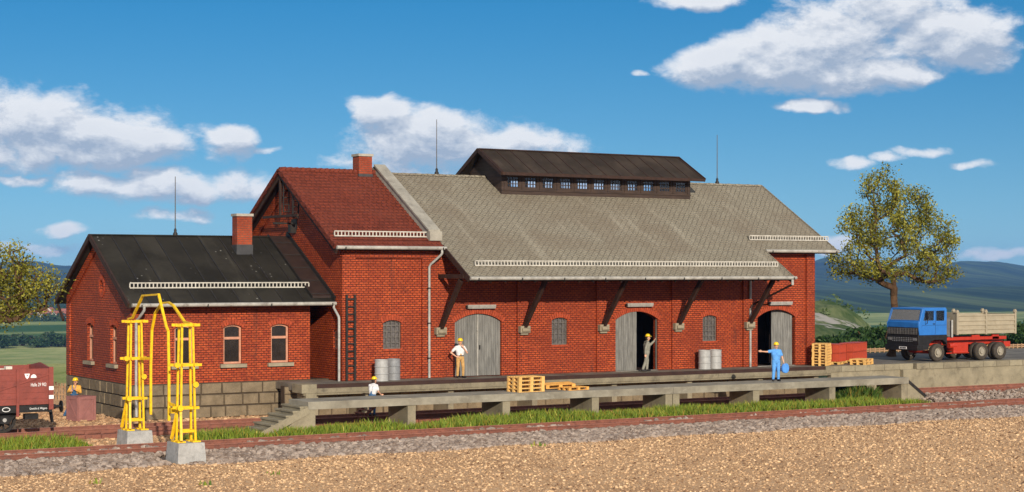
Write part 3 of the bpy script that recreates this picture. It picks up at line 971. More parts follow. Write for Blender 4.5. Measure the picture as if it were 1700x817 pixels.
for i in range(70):
    x0_ = XM0 + (XM1 - XM0) * i / 70; x1_ = XM0 + (XM1 - XM0) * (i + 1) / 70
    if 6.0 < (x0_ + x1_) / 2 < 17.7: continue
    mb.hexa([(x0_, YR - .16, ZR - .05), (x1_ + .01, YR - .16, ZR - .05), (x1_ + .01, YR + .16, ZR - .05), (x0_, YR + .16, ZR - .05), (x0_, YR - .09, ZR + .05 + .012 * (i % 2)), (x1_, YR - .09, ZR + .05), (x1_, YR + .09, ZR + .05), (x0_, YR + .09, ZR + .05 + .012 * (i % 2))])
mb.build('ridge_tiles', M['slate'], SHED)
# barge trim
mb = MB(); mb.bar((XC0 - .03, YC, zroof(YC) - .1), (XC0 - .03, -.45, zroof(-.45) - .1), .06, .26); mb.build('barge_board', M['timber'], SHED)
mb = MB(); mb.bar((XC1 + .03, YC, zroof(YC) - .08), (XC1 + .03, YE, zroof(YE) - .08), .06, .2); mb.build('barge_board', M['slate'], SHED)
mb = MB(); mb.bar((XM1 + .03, YE, zroof(YE) - .06), (XM1 + .03, YR, zroof(YR) - .06), .08, .2); mb.build('barge_board', M['slate'], SHED)

# tall red tiled end
XT0, XT1 = -5.2, -.2
ms = shingle(YE, YR, zroof, lambda y: (XT0, XT1 if y > .1 else .25), .30, .05); ms.build('tiled_roof', M['redtile'], SHED)
ms = slab(XT0, XT1, YE, YR, zroof); q = slab(XT0, XT1, BY + .6, YR, zroof, -.03, .17); ms.add(q.v, q.f); ms.build('roof_boarding', M['soffit'], SHED)
mb = MB()
for i in range(16):
    x0_ = XT0 + (XT1 - XT0) * i / 16; mb.tube([(x0_, YR, ZR + .02), (x0_ + .34, YR, ZR + .035)], [.12, .135], 10)
mb.build('ridge_tiles', M['redtile'], SHED)
for ya in (YE, BY + .6):
    mb = MB(); mb.bar((XT0 - .03, ya, zroof(ya) - .02), (XT0 - .03, YR, ZR - .02), .10, .20); mb.build('barge_board', M['redtile'], SHED)
    mb = MB(); mb.bar((XT0 + .05, ya, zroof(ya) - .24), (XT0 + .05, YR, ZR - .24), .08, .22); mb.build('barge_board', M['timber'], SHED)
# fire wall between tile and slate
mb = MB(); PZ = lambda y: zroof(y) + .40
mb.prism([(.05, zroof(.05) - .3), (YR, ZR - .3), (BY, zroof(BY) - .3), (BY, PZ(BY)), (YR + .15, PZ(YR) - .08), (YR - .15, PZ(YR) - .08), (.05, PZ(.05))], lambda u, v, d: (d, u, v), -.2, .27)
pw = mb.build('parapet_wall', M['parapet'], SHED)
mb = MB(); P4 = lambda x, y, d: (x, y, PZ(y) + d)
mb.hexa([P4(-.26, -.05, 0), P4(.34, -.05, 0), P4(.34, YR - .05, -.03), P4(-.26, YR - .05, -.03), P4(-.26, -.05, .09), P4(.34, -.05, .09), P4(.34, YR - .05, .06), P4(-.26, YR - .05, .06)])
mb.box(-.28, .36, -.22, .12, zroof(.0) - .05, PZ(0) - .02)
mb.build('coping', M['parapet'], pw)

# low office roof
XS0, XS1 = -14.18, MX - .005
XS1e = MX + .25
q = slab(XS0, XS1, SYE, SYR, zsmall, 0, .14); q2 = slab(XS0, XS1, SYR * 2 - SYE, SYR, zsmall, 0, .14); q.add(q2.v, q2.f)
q3 = slab(XS1, XS1e, SYE, -.12 + .0, zsmall, 0, .14) if False else None
rf = q.build('felt_roof', M['felt'], SHED)
mb = MB()
x = XS0 + .95
while x < MX - .9:
    p = lambda y, d: (x, y, zsmall(y) + d)
    mb.bar(p(SYE + .02, .012), p(SYR, .012), .055, .03); x += 1.02
mb.build('batten_strips', M['iron'], rf)
mb = MB(); mb.bar((XS0, SYR, SZR + .01), (XS1, SYR, SZR + .01), .25, .05); mb.build('ridge_capping', M['felt'], rf)
mb = MB()
for ya in (SYE, 2 * SYR - SYE):
    mb.bar((XS0 - .03, ya, zsmall(ya) - .07), (XS0 - .03, SYR, SZR - .07), .08, .24)
mb.build('barge_board', M['timber'], rf)
q = slab(-5.62, MX - .06, SYE + .35, SYR - .1, zsmall, -.10, -.002); fl = q.build('flashing_strip', M['flash'], SHED)
mb = MB()
for i in range(5): 
    y = SYE + .5 + i * 1.05; mb.bar((-5.6, y, zsmall(y) + .115), (-4.7, y, zsmall(y) + .115), .04, .03)
mb.bar((-5.64, SYE + .3, zsmall(SYE + .3) + .06), (-5.64, SYR, SZR + .06), .05, .16)
mb.build('flashing_seams', M['iron'], fl)
mb = MB(); mb.bar((MX - .04, SYE, zsmall(SYE) + .14), (MX - .04, SYR, SZR + .14), .06, .28); mb.build('upstand', M['iron'], SHED)
mb = MB(); mb.box(MX - .30, MX, 4.95, 5.25, 8.2, 8.6); mb.box(MX - 1.0, MX, 5.3, 5.40, 8.62, 8.70); mb.box(MX - .03, MX, 4.85, 5.5, 8.4, 8.85); mb.build('hatch_beam', M['iron'], SHED)

# gable truss in the red roof's overhang: hanging lattice brackets
for (y, h) in ((5.3, 1.5), (4.2, 1.15)):
    m = MB(); zt = zroof(y) - .3
    for dx in (0, .28): m.bar((XT0 + .06 + dx, y, zt), (XT0 + .06 + dx, y, zt - h), .05, .05)
    for i in range(5): z = zt - .15 - i * (h - .2) / 4; m.bar((XT0 + .06, y, z), (XT0 + .34, y, z), .04, .04)
    m.build('gable_bracket', M['iron'], SHED)
mb = MB(); mb.bar((XT0 + .05, 3.6, 9.0), (XT0 + .05, 7.7, 9.0), .09, .12); mb.bar((XT0 + .05, YR, 9.0), (XT0 + .05, YR, ZR - .3), .1, .1)
mb.build('gable_tie', M['timber'], SHED)

# ---- gutters, downpipes
def gutter(x0, x1, y, z, name='gutter', r=.085):
    m = MB(); m.tube([(x0, y, z), (x1, y, z)], r, 10)
    k = int((x1 - x0) / 1.9)
    g_ = m.build(name, M['gut'], SHED, smooth=50)
    m = MB()
    for i in range(k):
        x = x0 + .4 + i * (x1 - x0 - .6) / max(1, k - 1); m.box(x - .025, x + .025, y - .1, y + .08, z - .1, z + .03)
    m.build('gutter_clip', M['iron'], g_)
    return g_


GM = gutter(XC0 - .02, XC1 + .12, YC - .09, zroof(YC) - .05)
GR = gutter(18.95, XM1 + .08, YE - .09, zroof(YE) - .05)
GT = gutter(XT0 + .02, .32, YE - .09, zroof(YE) - .05)
GS = gutter(XS0 + .1, -4.65, SYE - .09, zsmall(SYE) - .05)


def pipe(pts, par, r=.07):
    m = MB(); m.tube(pts, r, 10); return m.build('downpipe', M['pipe'], par, smooth=50)


pipe([(.10, YE - .09, 7.4), (.10, YE - .09, 7.22), (.06, YE - .05, 7.14), (-.26, -.26, 6.72), (-.3, -.2, 6.6), (-.3, -.19, 1.52)], GT, .058)
pipe([(-4.76, SYE - .09, 4.9), (-4.76, SYE - .09, 4.76), (-4.77, .3, 4.6), (-4.79, -.06, 4.36), (-4.8, -.1, 4.25), (-4.8, -.1, 1.5)], GS, .058)
pipe([(-13.55, SYE - .09, 4.9), (-13.55, SYE - .09, 4.75), (-13.62, 1.0, 4.4), (-13.68, 1.2, 4.3), (-13.68, 1.2, 1.55), (-13.68, 1.15, .2)], GS, .06)
gp = pipe([(18.75, YC - .09, 6.0), (18.75, YC - .09, 5.72)], GM)
mb = MB(); mb.tube([(18.75, YC - .05, 5.74), (18.55, -.2, 4.72), (18.42, -.18, 4.62), (18.36, -.2, 4.4)], .055, 8); mb.build('drain_pipe', M['timber'], gp, smooth=50)
pipe([(18.36, -.17, 6.2), (18.36, -.17, 5.0)], GM, .06); pipe([(18.36, -.17, 4.5), (18.36, -.17, 1.5)], GM, .06)
mb = MB()
for z in (2.4, 4.0, 5.6): mb.box(-.38, -.22, -.27, -.12, z, z + .05)
mb.build('pipe_clip', M['iron'], GT)
# soffit strut at the far corner of the office gable
mb = MB(); mb.bar((XS0 + .1, SYB + .75, zsmall(SYB + .75) - .2), (XS0 + .15, SYB, 4.1), .09, .11); mb.build('eave_strut', M['timber'], SHED)


# ---- snow guards
def guard(x0, x1, y, zf, h=.24):
    m = MB(); z = zf(y) + .03
    m.bar((x0, y, z + .03), (x1, y, z + .03), .03, .05); m.bar((x0, y, z + h), (x1, y, z + h), .03, .05)
    n = int((x1 - x0) / .17)
    for i in range(n + 1):
        x = x0 + (x1 - x0) * i / n; m.box(x - .026, x + .026, y - .012, y + .012, z + .05, z + h - .02)
    gq = m.build('snow_guard', M['guard'], SHED)
    m = MB(); k = max(2, int((x1 - x0) / 2.2))
    for i in range(k):
        x = x0 + .1 + (x1 - x0 - .2) * i / (k - 1); m.bar((x, y + .015, z + h - .03), (x, y + .35, zf(y + .35) + .03), .03, .02)
    m.build('stay', M['iron'], gq)


guard(1.02, 18.55, -2.12, zroof); guard(18.62, 23.9, .22, zroof); guard(-4.92, .1, .12, zroof); guard(-13.78, -5.45, 1.72, zsmall)

# ---- braces on stone corbels
for k in range(5):
    x = .28 + 4.5 * k
    m = MB(); m.bar((x, -.2, 3.72), (x, -2.12, 6.0), .17, .2); br_ = m.build('brace', M['timber'], SHED)
    m = MB(); m.box(x - .28, x + .26, -.34, -.112, 3.5, 3.82); m.tube([(x - .2, -.33, 3.62), (x + .2, -.33, 3.62)], .10, 10); m.box(x - .2, x + .2, -.24, -.1, 3.4, 3.499)
    m.build('corbel', M['sill'], br_, smooth=40)
    m = MB(); m.bar((x, -.0, 6.17), (x, -2.5, 6.17), .17, .2); m.build('tie_beam', M['timber'], SHED)
mb = MB(); mb.bar((XC0 + .02, -2.14, 6.35), (XC1 - .02, -2.14, 6.35), .16, .18); mb.build('purlin', M['timber'], SHED)
mb = MB()
for i in range(24):
    x = XC0 + .35 + i * .79; mb.bar((x, YC + .08, zroof(YC + .08) - .24), (x, -.05, zroof(-.05) - .24), .08, .13)
mb.build('rafters', M['timber'], SHED)

# ---- roof lantern
LX0, LX1, LYF, LYB = 6.02, 17.66, 4.02, 7.28
LZ1 = 11.28; LZW0, LZW1 = 10.58, 11.16
def lwin(i): return (6.36 + 1.035 * i, 6.36 + 1.035 * i + .68)


mb = MB()
for y0, s_ in ((LYF, 1), (LYB, -1)):
    fr = (lambda y0, s_: (lambda u, v, d: (u, y0 - s_ * d, v)))(y0, s_)
    mb.prism([(LX0, 9.9), (LX1, 9.9), (LX1, LZ1), (LX0, LZ1)], fr, -.1, 0, [[(lwin(i)[0], LZW0), (lwin(i)[1], LZW0), (lwin(i)[1], LZW1), (lwin(i)[0], LZW1)] for i in range(11)])
for x0_ in (LX0, LX1 - .1):
    mb.prism([(LYF + .102, 9.9), (LYB - .102, 9.9), (LYB - .102, LZ1 + .2), (YR, 12.5), (LYF + .102, LZ1 + .2)], lambda u, v, d: (x0_ + d, u, v), 0, .1)
for i in range(12):
    x = lwin(i)[0] - .20 if i < 11 else LX1 - .2
    mb.box(x, x + .09, LYF - .035, LYF - .001, LZW0 - .1, LZ1)
mb.box(LX0 - .02, LX1 + .02, LYF - .045, LYF - .002, LZW0 - .16, LZW0 - .1)
lan = mb.build('roof_lantern', M['lantern'], SHED)
mb = MB()
zl = lambda y: 12.57 - .545 * abs(y - YR)
LRX0, LRX1 = 5.62, 18.05
for ya in (3.30, 2 * YR - 3.30):
    q = slab(LRX0, LRX1, ya, YR, zl, 0, .12); mb.add(q.v, q.f)
mb.build('lantern_roof', M['feltbrown'], lan)
mb = MB()
for i in range(15):
    x = LRX0 + .1 + i * (LRX1 - LRX0 - .2) / 14
    mb.bar((x, 3.32, zl(3.32) + .012), (x, YR, zl(YR) + .012), .05, .03)
mb.bar((LRX0, YR, 12.585), (LRX1, YR, 12.585), .22, .05)
for x in (LRX0 - .03, LRX1 + .03):
    for ya in (3.28, 2 * YR - 3.28): mb.bar((x, ya, zl(ya) - .05), (x, YR, zl(YR) - .05), .06, .2)
mb.box(LRX0, LRX1, 3.24, 3.30, zl(3.3) - .14, zl(3.3) + .01)
mb.build('lantern_trim', M['timber'], lan)
for y0, s_ in ((LYF, 1), (LYB, -1)):
    for i in range(11):
        a, b = lwin(i); m = MB(); ya = y0 + s_ * .04; yb = y0 + s_ * .08
        y1, y2 = min(ya, yb), max(ya, yb)
        m.box(a, b, y1, y2, LZW0, LZW0 + .05); m.box(a, b, y1, y2, LZW1 - .05, LZW1); m.box(a, a + .04, y1, y2, LZW0 + .05, LZW1 - .05); m.box(b - .04, b, y1, y2, LZW0 + .05, LZW1 - .05)
        for k in range(1, 4): x = a + (b - a) * k / 4; m.box(x - .016, x + .016, y1 + .004, y2 - .004, LZW0 + .05, LZW1 - .05)
        for k in range(1, 3): z = LZW0 + (LZW1 - LZW0) * k / 3; m.box(a + .04, b - .04, y1 + .007, y2 - .007, z - .018, z + .018)
        m.build('lantern_window', M['lantern'], lan)
for y0 in (LYF + .058, LYB - .058):
    for i in range(11): mb = MB(); a, b = lwin(i); mb.box(a + .02, b - .02, y0 - .004, y0 + .004, LZW0 + .02, LZW1 - .02); mb.build('lantern_pane', M['glass'], lan)

# ---- chimneys and lightning rods
def chimney(x0, x1, y0, y1, z0, z1, zb):
    m = MB(); m.box(x0, x1, y0, y1, zb, z1 - .12); c_ = m.build('chimney', M['brick_chim'], SHED)
    m = MB(); m.box(x0 - .05, x1 + .05, y0 - .05, y1 + .05, z1 - .12, z1); m.build('cap', M['chimcap'], c_)
    m = MB(); m.box(x0 - .03, x1 + .03, y0 - .03, y1 + .03, zb, z0); m.build('flashing', M['lead'], c_)


chimney(-7.78, -7.04, 4.5, 5.1, 7.62, 9.05, 7.0)
chimney(-1.2, -.5, 5.3, 6.0, 11.1, 12.08, 10.7)
for (x, y, z, zt) in ((3.24, YR, ZR + .02, 13.95), (20.7, YR, ZR + .02, 13.9), (-10.2, SYR, SZR, 10.75)):
    m = MB(); m.tube([(x, y, z + .2), (x, y, zt)], [.028, .018], 6); r_ = m.build('lightning_rod', M['rod'], SHED)
    m = MB(); m.lathe([(.11, z), (.11, z + .1), (.06, z + .18), (.07, z + .26), (.03, z + .34)], (x, y, 0), 10); m.build('rod_foot', M['iron'], r_, smooth=40)

# ---- iron wall ladder
LAD = thing('wall_ladder', 'black iron ladder fixed upright on the brick wall left of the two left drums', 'ladder', (-4.27, -.2, 1.5))
for x in (-4.47, -4.07):
    m = MB(); m.box(x - .045, x + .045, -.24, -.16, 1.52, 5.36); m.build('rail', M['iron'], LAD)
for i in range(11):
    m = MB(); z = 1.85 + i * .33; m.box(-4.43, -4.11, -.225, -.175, z - .03, z + .03); m.build('rung', M['iron'], LAD)

# ================================================================== loading dock, wall of the yard
DOCK = thing('loading_dock', 'long loading dock with grey asphalt top and dark brown edge beam below the shed doors', 'loading dock', (7, -1, 0))
DX0, DX1, DYF = -7.25, 22.0, -1.72
mb = MB(); mb.box(DX0, DX1, DYF + .1, -.001, 1.2, 1.5); mb.box(DX0, MX - .1, .0, SY - .12, 1.2, 1.5); mb.build('dock_deck', M['deck'], DOCK)
mb = MB(); mb.box(DX0 + .62, DX1, DYF, DYF + .099, 1.335, 1.505); mb.build('edge_beam', M['deckwood'], DOCK)
mb = MB(); mb.box(DX0, DX1 + .4, DYF - .06, DYF + .3, 1.13, 1.334); mb.box(DX0, DX1 + .4, DYF - .02, DYF + .28, 1.04, 1.129); mb.build('concrete_ledge', M['concdark'], DOCK)
mb = MB(); mb.box(DX0 - .1, DX0 + .60, DYF - .07, DYF + .95, 1.14, 1.52); mb.box(DX0 + .1, DX0 + .6, DYF - .05, DYF + .9, .9, 1.139); mb.build('end_block', M['conc'], DOCK)
for x in (-6.6, -4.2, .1, 4.55, 9.03, 13.5, 17.95, 21.6):
    m = MB(); m.box(x - .14, x + .14, DYF + .2, DYF + .48, 0, 1.04); m.hexa([(x - .14, DYF + .48, 0), (x + .14, DYF + .48, 0), (x + .14, -.16, 0), (x - .14, -.16, 0), (x - .14, DYF + .48, 1.03), (x + .14, DYF + .48, 1.03), (x + .14, -.16, 1.03), (x - .14, -.16, 1.03)])
    m.build('dock_pier', M['concdark'], DOCK)

YARD = MB(); YARD.box(21.99, 75, DYF + .3, 9.0, 1.0, 1.498); yo = YARD.build('yard_pavement', M['deck']); structure(yo)
YARD2 = MB()
RW = thing('retaining_wall', 'long concrete retaining wall with stone kerb edging the raised yard', 'wall', (48, -1.7, 0))
mb = MB(); mb.box(22.42, 27.2, DYF, DYF + .3, 0, 1.2); mb.box(27.2, 75, DYF - .25, DYF + .3, 0, 1.2); mb.build('wall_face', M['conc'], RW)
x = 22.02; i = 0
while x < 60:
    wl = .98 + rng.uniform(-.06, .08); yy = DYF - .06 if x < 27.1 else DYF - .31
    m = MB(); k = .012; zt = 1.505 + rng.uniform(-.006, .006)
    m.hexa([(x + k, yy, 1.2), (x + wl - k, yy, 1.2), (x + wl - k, DYF + .35, 1.2), (x + k, DYF + .35, 1.2), (x + k, yy + .015, zt), (x + wl - k, yy + .015, zt), (x + wl - k, DYF + .35, zt), (x + k, DYF + .35, zt)])
    m.build('kerb_stone', M['concdark'] if rng.random() < .4 else M['conc'], RW); x += wl

# ================================================================== free-standing platform
PL = thing('platform', 'narrow concrete platform on slab piers with steps at its left end standing between the tracks', 'platform', (6, -7, 0))
PYF, PYB, PZ1, PZ0 = -7.95, -6.05, 1.26, .96
for a, b in ((-9.82, 7.79), (7.81, 21.88)):
    m = MB(); m.box(a, b, PYF, PYB, PZ1 - .05, PZ1); m.hexa([(a, PYF, PZ0), (b, PYF, PZ0), (b, PYB, PZ0), (a, PYB, PZ0), (a, PYF - .012, PZ1 - .051), (b, PYF - .012, PZ1 - .051), (b, PYB, PZ1 - .051), (a, PYB, PZ1 - .051)])
    m.mi = 0
    m.build('deck_slab', M['slabtop'], PL)
for x in (-5.23, -.77, 3.70, 7.60, 8.0, 12.52, 17.08, 21.63):
    m = MB(); m.box(x - .18, x + .18, PYF + .05, PYB - .1, -.05, PZ0 - .002); m.build('pier', M['conc'], PL)
m = MB(); m.prism([(-10.75, -.05), (-9.5, -.05), (-9.5, PZ0 - .002), (-9.8, PZ0 - .002), (-10.75, .25)], lambda u, v, d: (u, d, v), PYF + .03, PYB - .1); m.build('stair_pier', M['conc'], PL)
ns = 7
for i in range(ns):
    z = PZ1 - (i + 1) * (PZ1 / (ns + .6)); x = -9.83 - i * .30
    m = MB(); j = rng.uniform(-.01, .01)
    m.box(x - .34, x, PYF + .02 + j, PYB - .05 + j, z - .06, z); m.box(x - .30, x - .02, PYF + .05, PYB - .08, z - .24, z - .061)
    m.build('step', M['conc'], PL)
m = MB(); m.bar((-9.8, PYF + .005, PZ0 - .02), (-11.9, PYF + .005, -.02), .05, .28); m.build('stringer', M['conc'], PL)
m = MB(); m.prism([(21.84, -.05), (23.45, -.05), (21.84, 1.12)], lambda u, v, d: (u, d, v), PYF + .06, PYF + .22); m.build('ramp_wing', M['conc'], PL)
for i in range(5):
    z = 1.02 - i * .2; x = 21.9 + i * .29
    m = MB(); m.box(x, x + .3, PYF + .23, PYB - .1, max(-.05, z - .18), z); m.build('step', M['conc'], PL)
m = MB(); m.bar((21.82, PYF + .05, 1.12), (23.5, PYF + .05, -.02), .05, .14); m.build('ramp_edge', M['iron'], PL)
# ================================================================== tracks
TX0, TX1 = -70, 75


def track(label, yc, zt):
    tr = thing('railway_track', label, 'railway track', (0, yc, 0), 'railway tracks')
    for s_ in (-1, 1):
        y = yc + s_ * .75
        m = MB(); x = TX0
        while x < TX1:
            e = x + 14.97; m.mi = 0
            m.box(x, e, y - .07, y + .07, zt - .17, zt - .135); m.box(x, e, y - .012, y + .012, zt - .134, zt - .04)
            m.box(x, e, y - .035, y + .035, zt - .039, zt - .004); m.mi = 1; m.box(x, e, y - .03, y + .03, zt - .0035, zt); x += 15
        m.build('rail', [M['rust'], M['railtop']], tr)
        m = MB(); x = TX0
        while x < TX1:
            m.box(x, x + .12, y - s_ * .0 - .16, y + .16, zt - .20, zt - .15); m.box(x + .02, x + .1, y - .13, y - .075, zt - .15, zt - .11); m.box(x + .02, x + .1, y + .075, y + .13, zt - .15, zt - .11); x += .62
        cl = m.build('rail_chairs', M['rust'], tr); cl['kind'] = 'stuff'
    m = MB(); x = TX0
    while x < TX1:
        m.box(x - .07, x + .19, yc - 1.25, yc + 1.25, zt - .36, zt - .205); x += .62
    sl = m.build('sleepers', M['rust'], tr); sl['kind'] = 'stuff'
    return tr


track('rusty brown track nearest the gravel foreground, running in front of the platform', -12.6, .37)
track('rusty brown track running between the platform and the loading dock', -4.45, .35)
for nm, y0, y1 in (('track_boarding', -13.28, -11.92), ('track_boarding', -5.13, -3.77)):
    m = MB(); m.box(-70, 75, y0, y1, .0, .205 if y0 < -10 else .22); bo = m.build(nm, M['rust']); structure(bo)
for y0, y1 in ((-14.3, -13.40), (-3.3, -2.9), (-5.7, -5.25)):
    pass
m = MB(); m.box(-70, 75, -13.75, -13.42, 0, .19); structure(m.build('track_bed', M['rust']))
m = MB(); m.box(-70, 75, -11.86, -11.55, 0, .19); structure(m.build('track_bed', M['rust']))
m = MB(); m.box(-70, 75, -5.62, -5.27, 0, .17); structure(m.build('track_bed', M['rust']))
m = MB(); m.box(-70, 21, -3.63, -3.2, 0, .17); structure(m.build('track_bed', M['rust']))


# ---- stones: random low-poly lumps gathered in one mesh
def m_stone(name, a, b, c):
    m, t, p = new_mat(name)
    P = pos(t)
    at = t.n('ShaderNodeAttribute', attribute_name='tone')
    n = t.noise(P, 12, 3, .7)
    col = t.mix(at.outputs['Fac'], a, b)
    col = t.mix(t.ramp(n, .5, .8, 0, .5), col, c)
    finish(t, p, col, .9, n, .02, .6, .15)
    return m


M['ballast'] = m_stone('ballast_stone', (.15, .105, .08), (.39, .31, .25), (.50, .43, .36))
M['pebble'] = m_stone('pebble', (.13, .065, .035), (.74, .50, .28), (.86, .68, .46))
M['brownpeb'] = m_stone('brown_pebble', (.22, .12, .065), (.56, .36, .20), (.66, .48, .30))
ICO_V = []; ICO_F = []
bm = bmesh.new(); bmesh.ops.create_icosphere(bm, subdivisions=1, radius=1)
ICO_V = [v.co.copy() for v in bm.verts]; ICO_F = [[v.index for v in f.verts] for f in bm.faces]; bm.free()
bm = bmesh.new(); bmesh.ops.create_cube(bm, size=1.5)
CUB_V = [v.co.copy() for v in bm.verts]; CUB_F = [[v.index for v in f.verts] for f in bm.faces]; bm.free()


def stones(name, pts, mat, lo, hi, flat=.75, low=False, seed=3):
    r = random.Random(seed); V = []; Fc = []; tone = []
    bv, bf = (CUB_V, CUB_F) if low else (ICO_V, ICO_F)
    for (x, y, z) in pts:
        sz = lo + (hi - lo) * r.random() ** 2
        R_ = Matrix.Rotation(r.random() * 6.28, 3, 'Z') @ Matrix.Rotation(r.random() * 6.28, 3, 'X')
        sx, sy, sz2 = sz * r.uniform(.75, 1.25), sz * r.uniform(.75, 1.25), sz * r.uniform(.6, 1.0) 
        b = len(V); tn = r.random()
        for v in bv:
            k = r.uniform(.72, 1.18); q = R_ @ Vector((v.x * sx * k, v.y * sy * k, v.z * sz2 * k))
            V.append((x + q.x, y + q.y, z + q.z * flat)); tone.append(tn)
        for f in bf: Fc.append([i + b for i in f])
    me = bpy.data.meshes.new(name); me.from_pydata(V, [], Fc); me.materials.append(mat)
    at = me.attributes.new('tone', 'FLOAT', 'POINT'); at.data.foreach_set('value', tone)
    me.update()
    o = bpy.data.objects.new(name, me); COL.objects.link(o); o['kind'] = 'stuff'
    return o


def inview(x, y, z=0.0, mu=380):
    X = x - CAMX; Y = y - CAMY; zc = X * FX + Y * FY
    if zc < 5: return False
    u = 850 + F * (X * RX + Y * RY) / zc; v = 454 - F * (z - CAMZ) / zc
    return -mu < u < 1700 + mu and v < 817 + mu * 1.2


m = MB()
for i in range(140):   # dark sheet under the ballast, shade between stones put in its colour; ragged edge
    x0 = -70 + i; ya = -15.55 + .25 * math.sin(x0 * .9) + rng.uniform(-.12, .12); m.add([(x0, ya, .006), (x0 + 1.0, ya, .006), (x0 + 1.0, -13.74, .10), (x0, -13.74, .10)], [(0, 1, 2, 3)])
M['bed'] = m_gravel('ballast_gap_shade', [(0, (.06, .045, .036)), (.4, (.12, .09, .07)), (.7, (.20, .16, .13))], 9)
structure(m.build('ballast_gap_shade', M['bed']))
r = random.Random(5); P = []
for i in range(27000):
    x = r.uniform(-30, 52); q = r.random(); y = -13.62 - 2.5 * q ** 1.1 + .25 * math.sin(x * .9) * q
    if -18.3 < x < -16.9 and y < -14.0 and y > -16: continue
    if inview(x, y): P.append((x, y, .17 * (1 - q) + r.uniform(-.02, .05)))
stones('ballast_stones', P, M['ballast'], .075, .16)
P = []
for i in range(1100):   # loose stones between the rails
    x = r.uniform(-28, 50); y = r.uniform(-13.2, -12.0)
    if mnoise.noise(Vector((x * .35, 2, 0))) > .02 and inview(x, y): P.append((x, y, .25))
for i in range(1500):
    x = r.uniform(-28, 50); y = r.uniform(-11.8, -11.3)
    if inview(x, y): P.append((x, y, .13))
for i in range(7000):   # between the two tracks beyond the platform
    x = r.uniform(22.3, 60); y = r.uniform(-11.3, -5.4)
    if inview(x, y): P.append((x, y, r.uniform(.02, .22)))
stones('loose_ballast', P, M['ballast'], .07, .16, seed=8)
P = []
for i in range(95000):
    x = r.uniform(-34, 44); y = -15.4 - 24 * r.random() ** 1.3
    if inview(x, y, 0, 330): P.append((x, y, .0))
stones('gravel_pebbles', P, M['pebble'], .016, .052, 1.0, True, 9)
P = []
for i in range(15000):
    x = r.uniform(-34, -6); y = r.uniform(-3.2, 16)
    if x > -13.9 and y > 1.2: continue
    if x > -7.4 and y > -2: continue
    if inview(x, y): P.append((x, y, .01))
for i in range(5000):
    x = r.uniform(-24, 22); y = r.uniform(-11.3, -5.7)
    if inview(x, y): P.append((x, y, .01))
stones('brown_grit', P, M['brownpeb'], .04, .11, .8, True, 10)

# ---- grass between the tracks
def m_grass(name, c0, c1, c2):
    m, t, p = new_mat(name)
    at = t.n('ShaderNodeAttribute', attribute_name='tone')
    ramp = t.n('ShaderNodeValToRGB'); cr = ramp.color_ramp
    cr.elements[0].color = c0 + (1,); cr.elements[1].color = c2 + (1,); e = cr.elements.new(.55); e.color = c1 + (1,)
    e = cr.elements.new(.93); e.color = (.30, .17, .03, 1)
    t.link(at.outputs['Fac'], ramp.inputs[0])
    finish(t, p, ramp.outputs[0], .6, spec=.2)
    p.inputs['Subsurface Weight'].default_value = 0
    return m


M['grass'] = m_grass('grass_blades', (.06, .105, .012), (.18, .24, .024), (.52, .46, .10))
M['grassdark'] = m_grass('dark_grass_blades', (.02, .05, .008), (.06, .11, .016), (.12, .17, .03))


def blades(name, spots, mat, h0, h1, seed=1, wid=.028):
    r = random.Random(seed); V = []; Fc = []; tone = []
    for (x, y, sc) in spots:
        h = r.uniform(h0, h1) * sc; a = r.random() * 6.28; lean = r.uniform(.05, .55) * h; la = r.random() * 6.28
        wx, wy = math.cos(a) * wid * r.uniform(.7, 1.3), math.sin(a) * wid * r.uniform(.7, 1.3)
        lx, ly = math.cos(la) * lean, math.sin(la) * lean
        b = len(V)
        V += [(x - wx, y - wy, 0), (x + wx, y + wy, 0), (x + wx * .75 + lx * .4, y + wy * .75 + ly * .4, h * .6), (x - wx * .75 + lx * .4, y - wy * .75 + ly * .4, h * .6), (x + lx, y + ly, h)]
        Fc += [[b, b + 1, b + 2, b + 3], [b + 3, b + 2, b + 4]]
        tn = min(1, max(0, r.gauss(.45, .22))); tone += [tn] * 5
    me = bpy.data.meshes.new(name); me.from_pydata(V, [], Fc); me.materials.append(mat)
    at = me.attributes.new('tone', 'FLOAT', 'POINT'); at.data.foreach_set('value', tone); me.update()
    o = bpy.data.objects.new(name, me); COL.objects.link(o); o['kind'] = 'stuff'
    return o


r = random.Random(21); S_ = []
def strip_grass(x0, x1, y0, y1, n, sc=1.0):
    for i in range(n):
        x = r.uniform(x0, x1); y = r.uniform(y0, y1)
        q = mnoise.noise(Vector((x * .45, y * .5, 1.3)))
        k = min(1, min(x - x0, x1 - x) / .8 + .15)
        if q < -.16 + .3 * mnoise.noise(Vector((x * 1.9, y * 1.4, 4))): continue
        S_.append((x, y, sc * (.75 + .5 * q + .15) * (.5 + .5 * k)))


strip_grass(-27, -19.1, -11.0, -9.0, 7500, 1.05)
strip_grass(-15.9, -12.4, -11.1, -9.3, 3300, 1.05)
strip_grass(-12.1, 3.2, -11.2, -8.3, 18000, 1.0)
strip_grass(3.0, 20.6, -11.2, -8.2, 20000, .95)
strip_grass(-9.0, 3.0, -8.3, -6.3, 5000, .55); strip_grass(3.0, 20.0, -8.3, -6.3, 6000, .6)
go_ = blades('grass', S_, M['grass'], .22, .62, 4)
S_ = []
strip_grass(17.6, 20.6, -8.2, -6.0, 3600, 1.4)
W_ = []
for k in range(7):
    x0 = r.uniform(-24, 24); y0 = -16.2 - 14 * r.random() ** 1.6
    if not inview(x0, y0, 0, 0): continue
    for i in range(r.randrange(4, 12)): W_.append((x0 + r.gauss(0, .14), y0 + r.gauss(0, .14), r.uniform(.12, .34)))
blades('weeds', W_, M['grass'], .4, .7, 15, .03)
blades('dark_grass', S_, M['grassdark'], .4, .8, 5, .035)

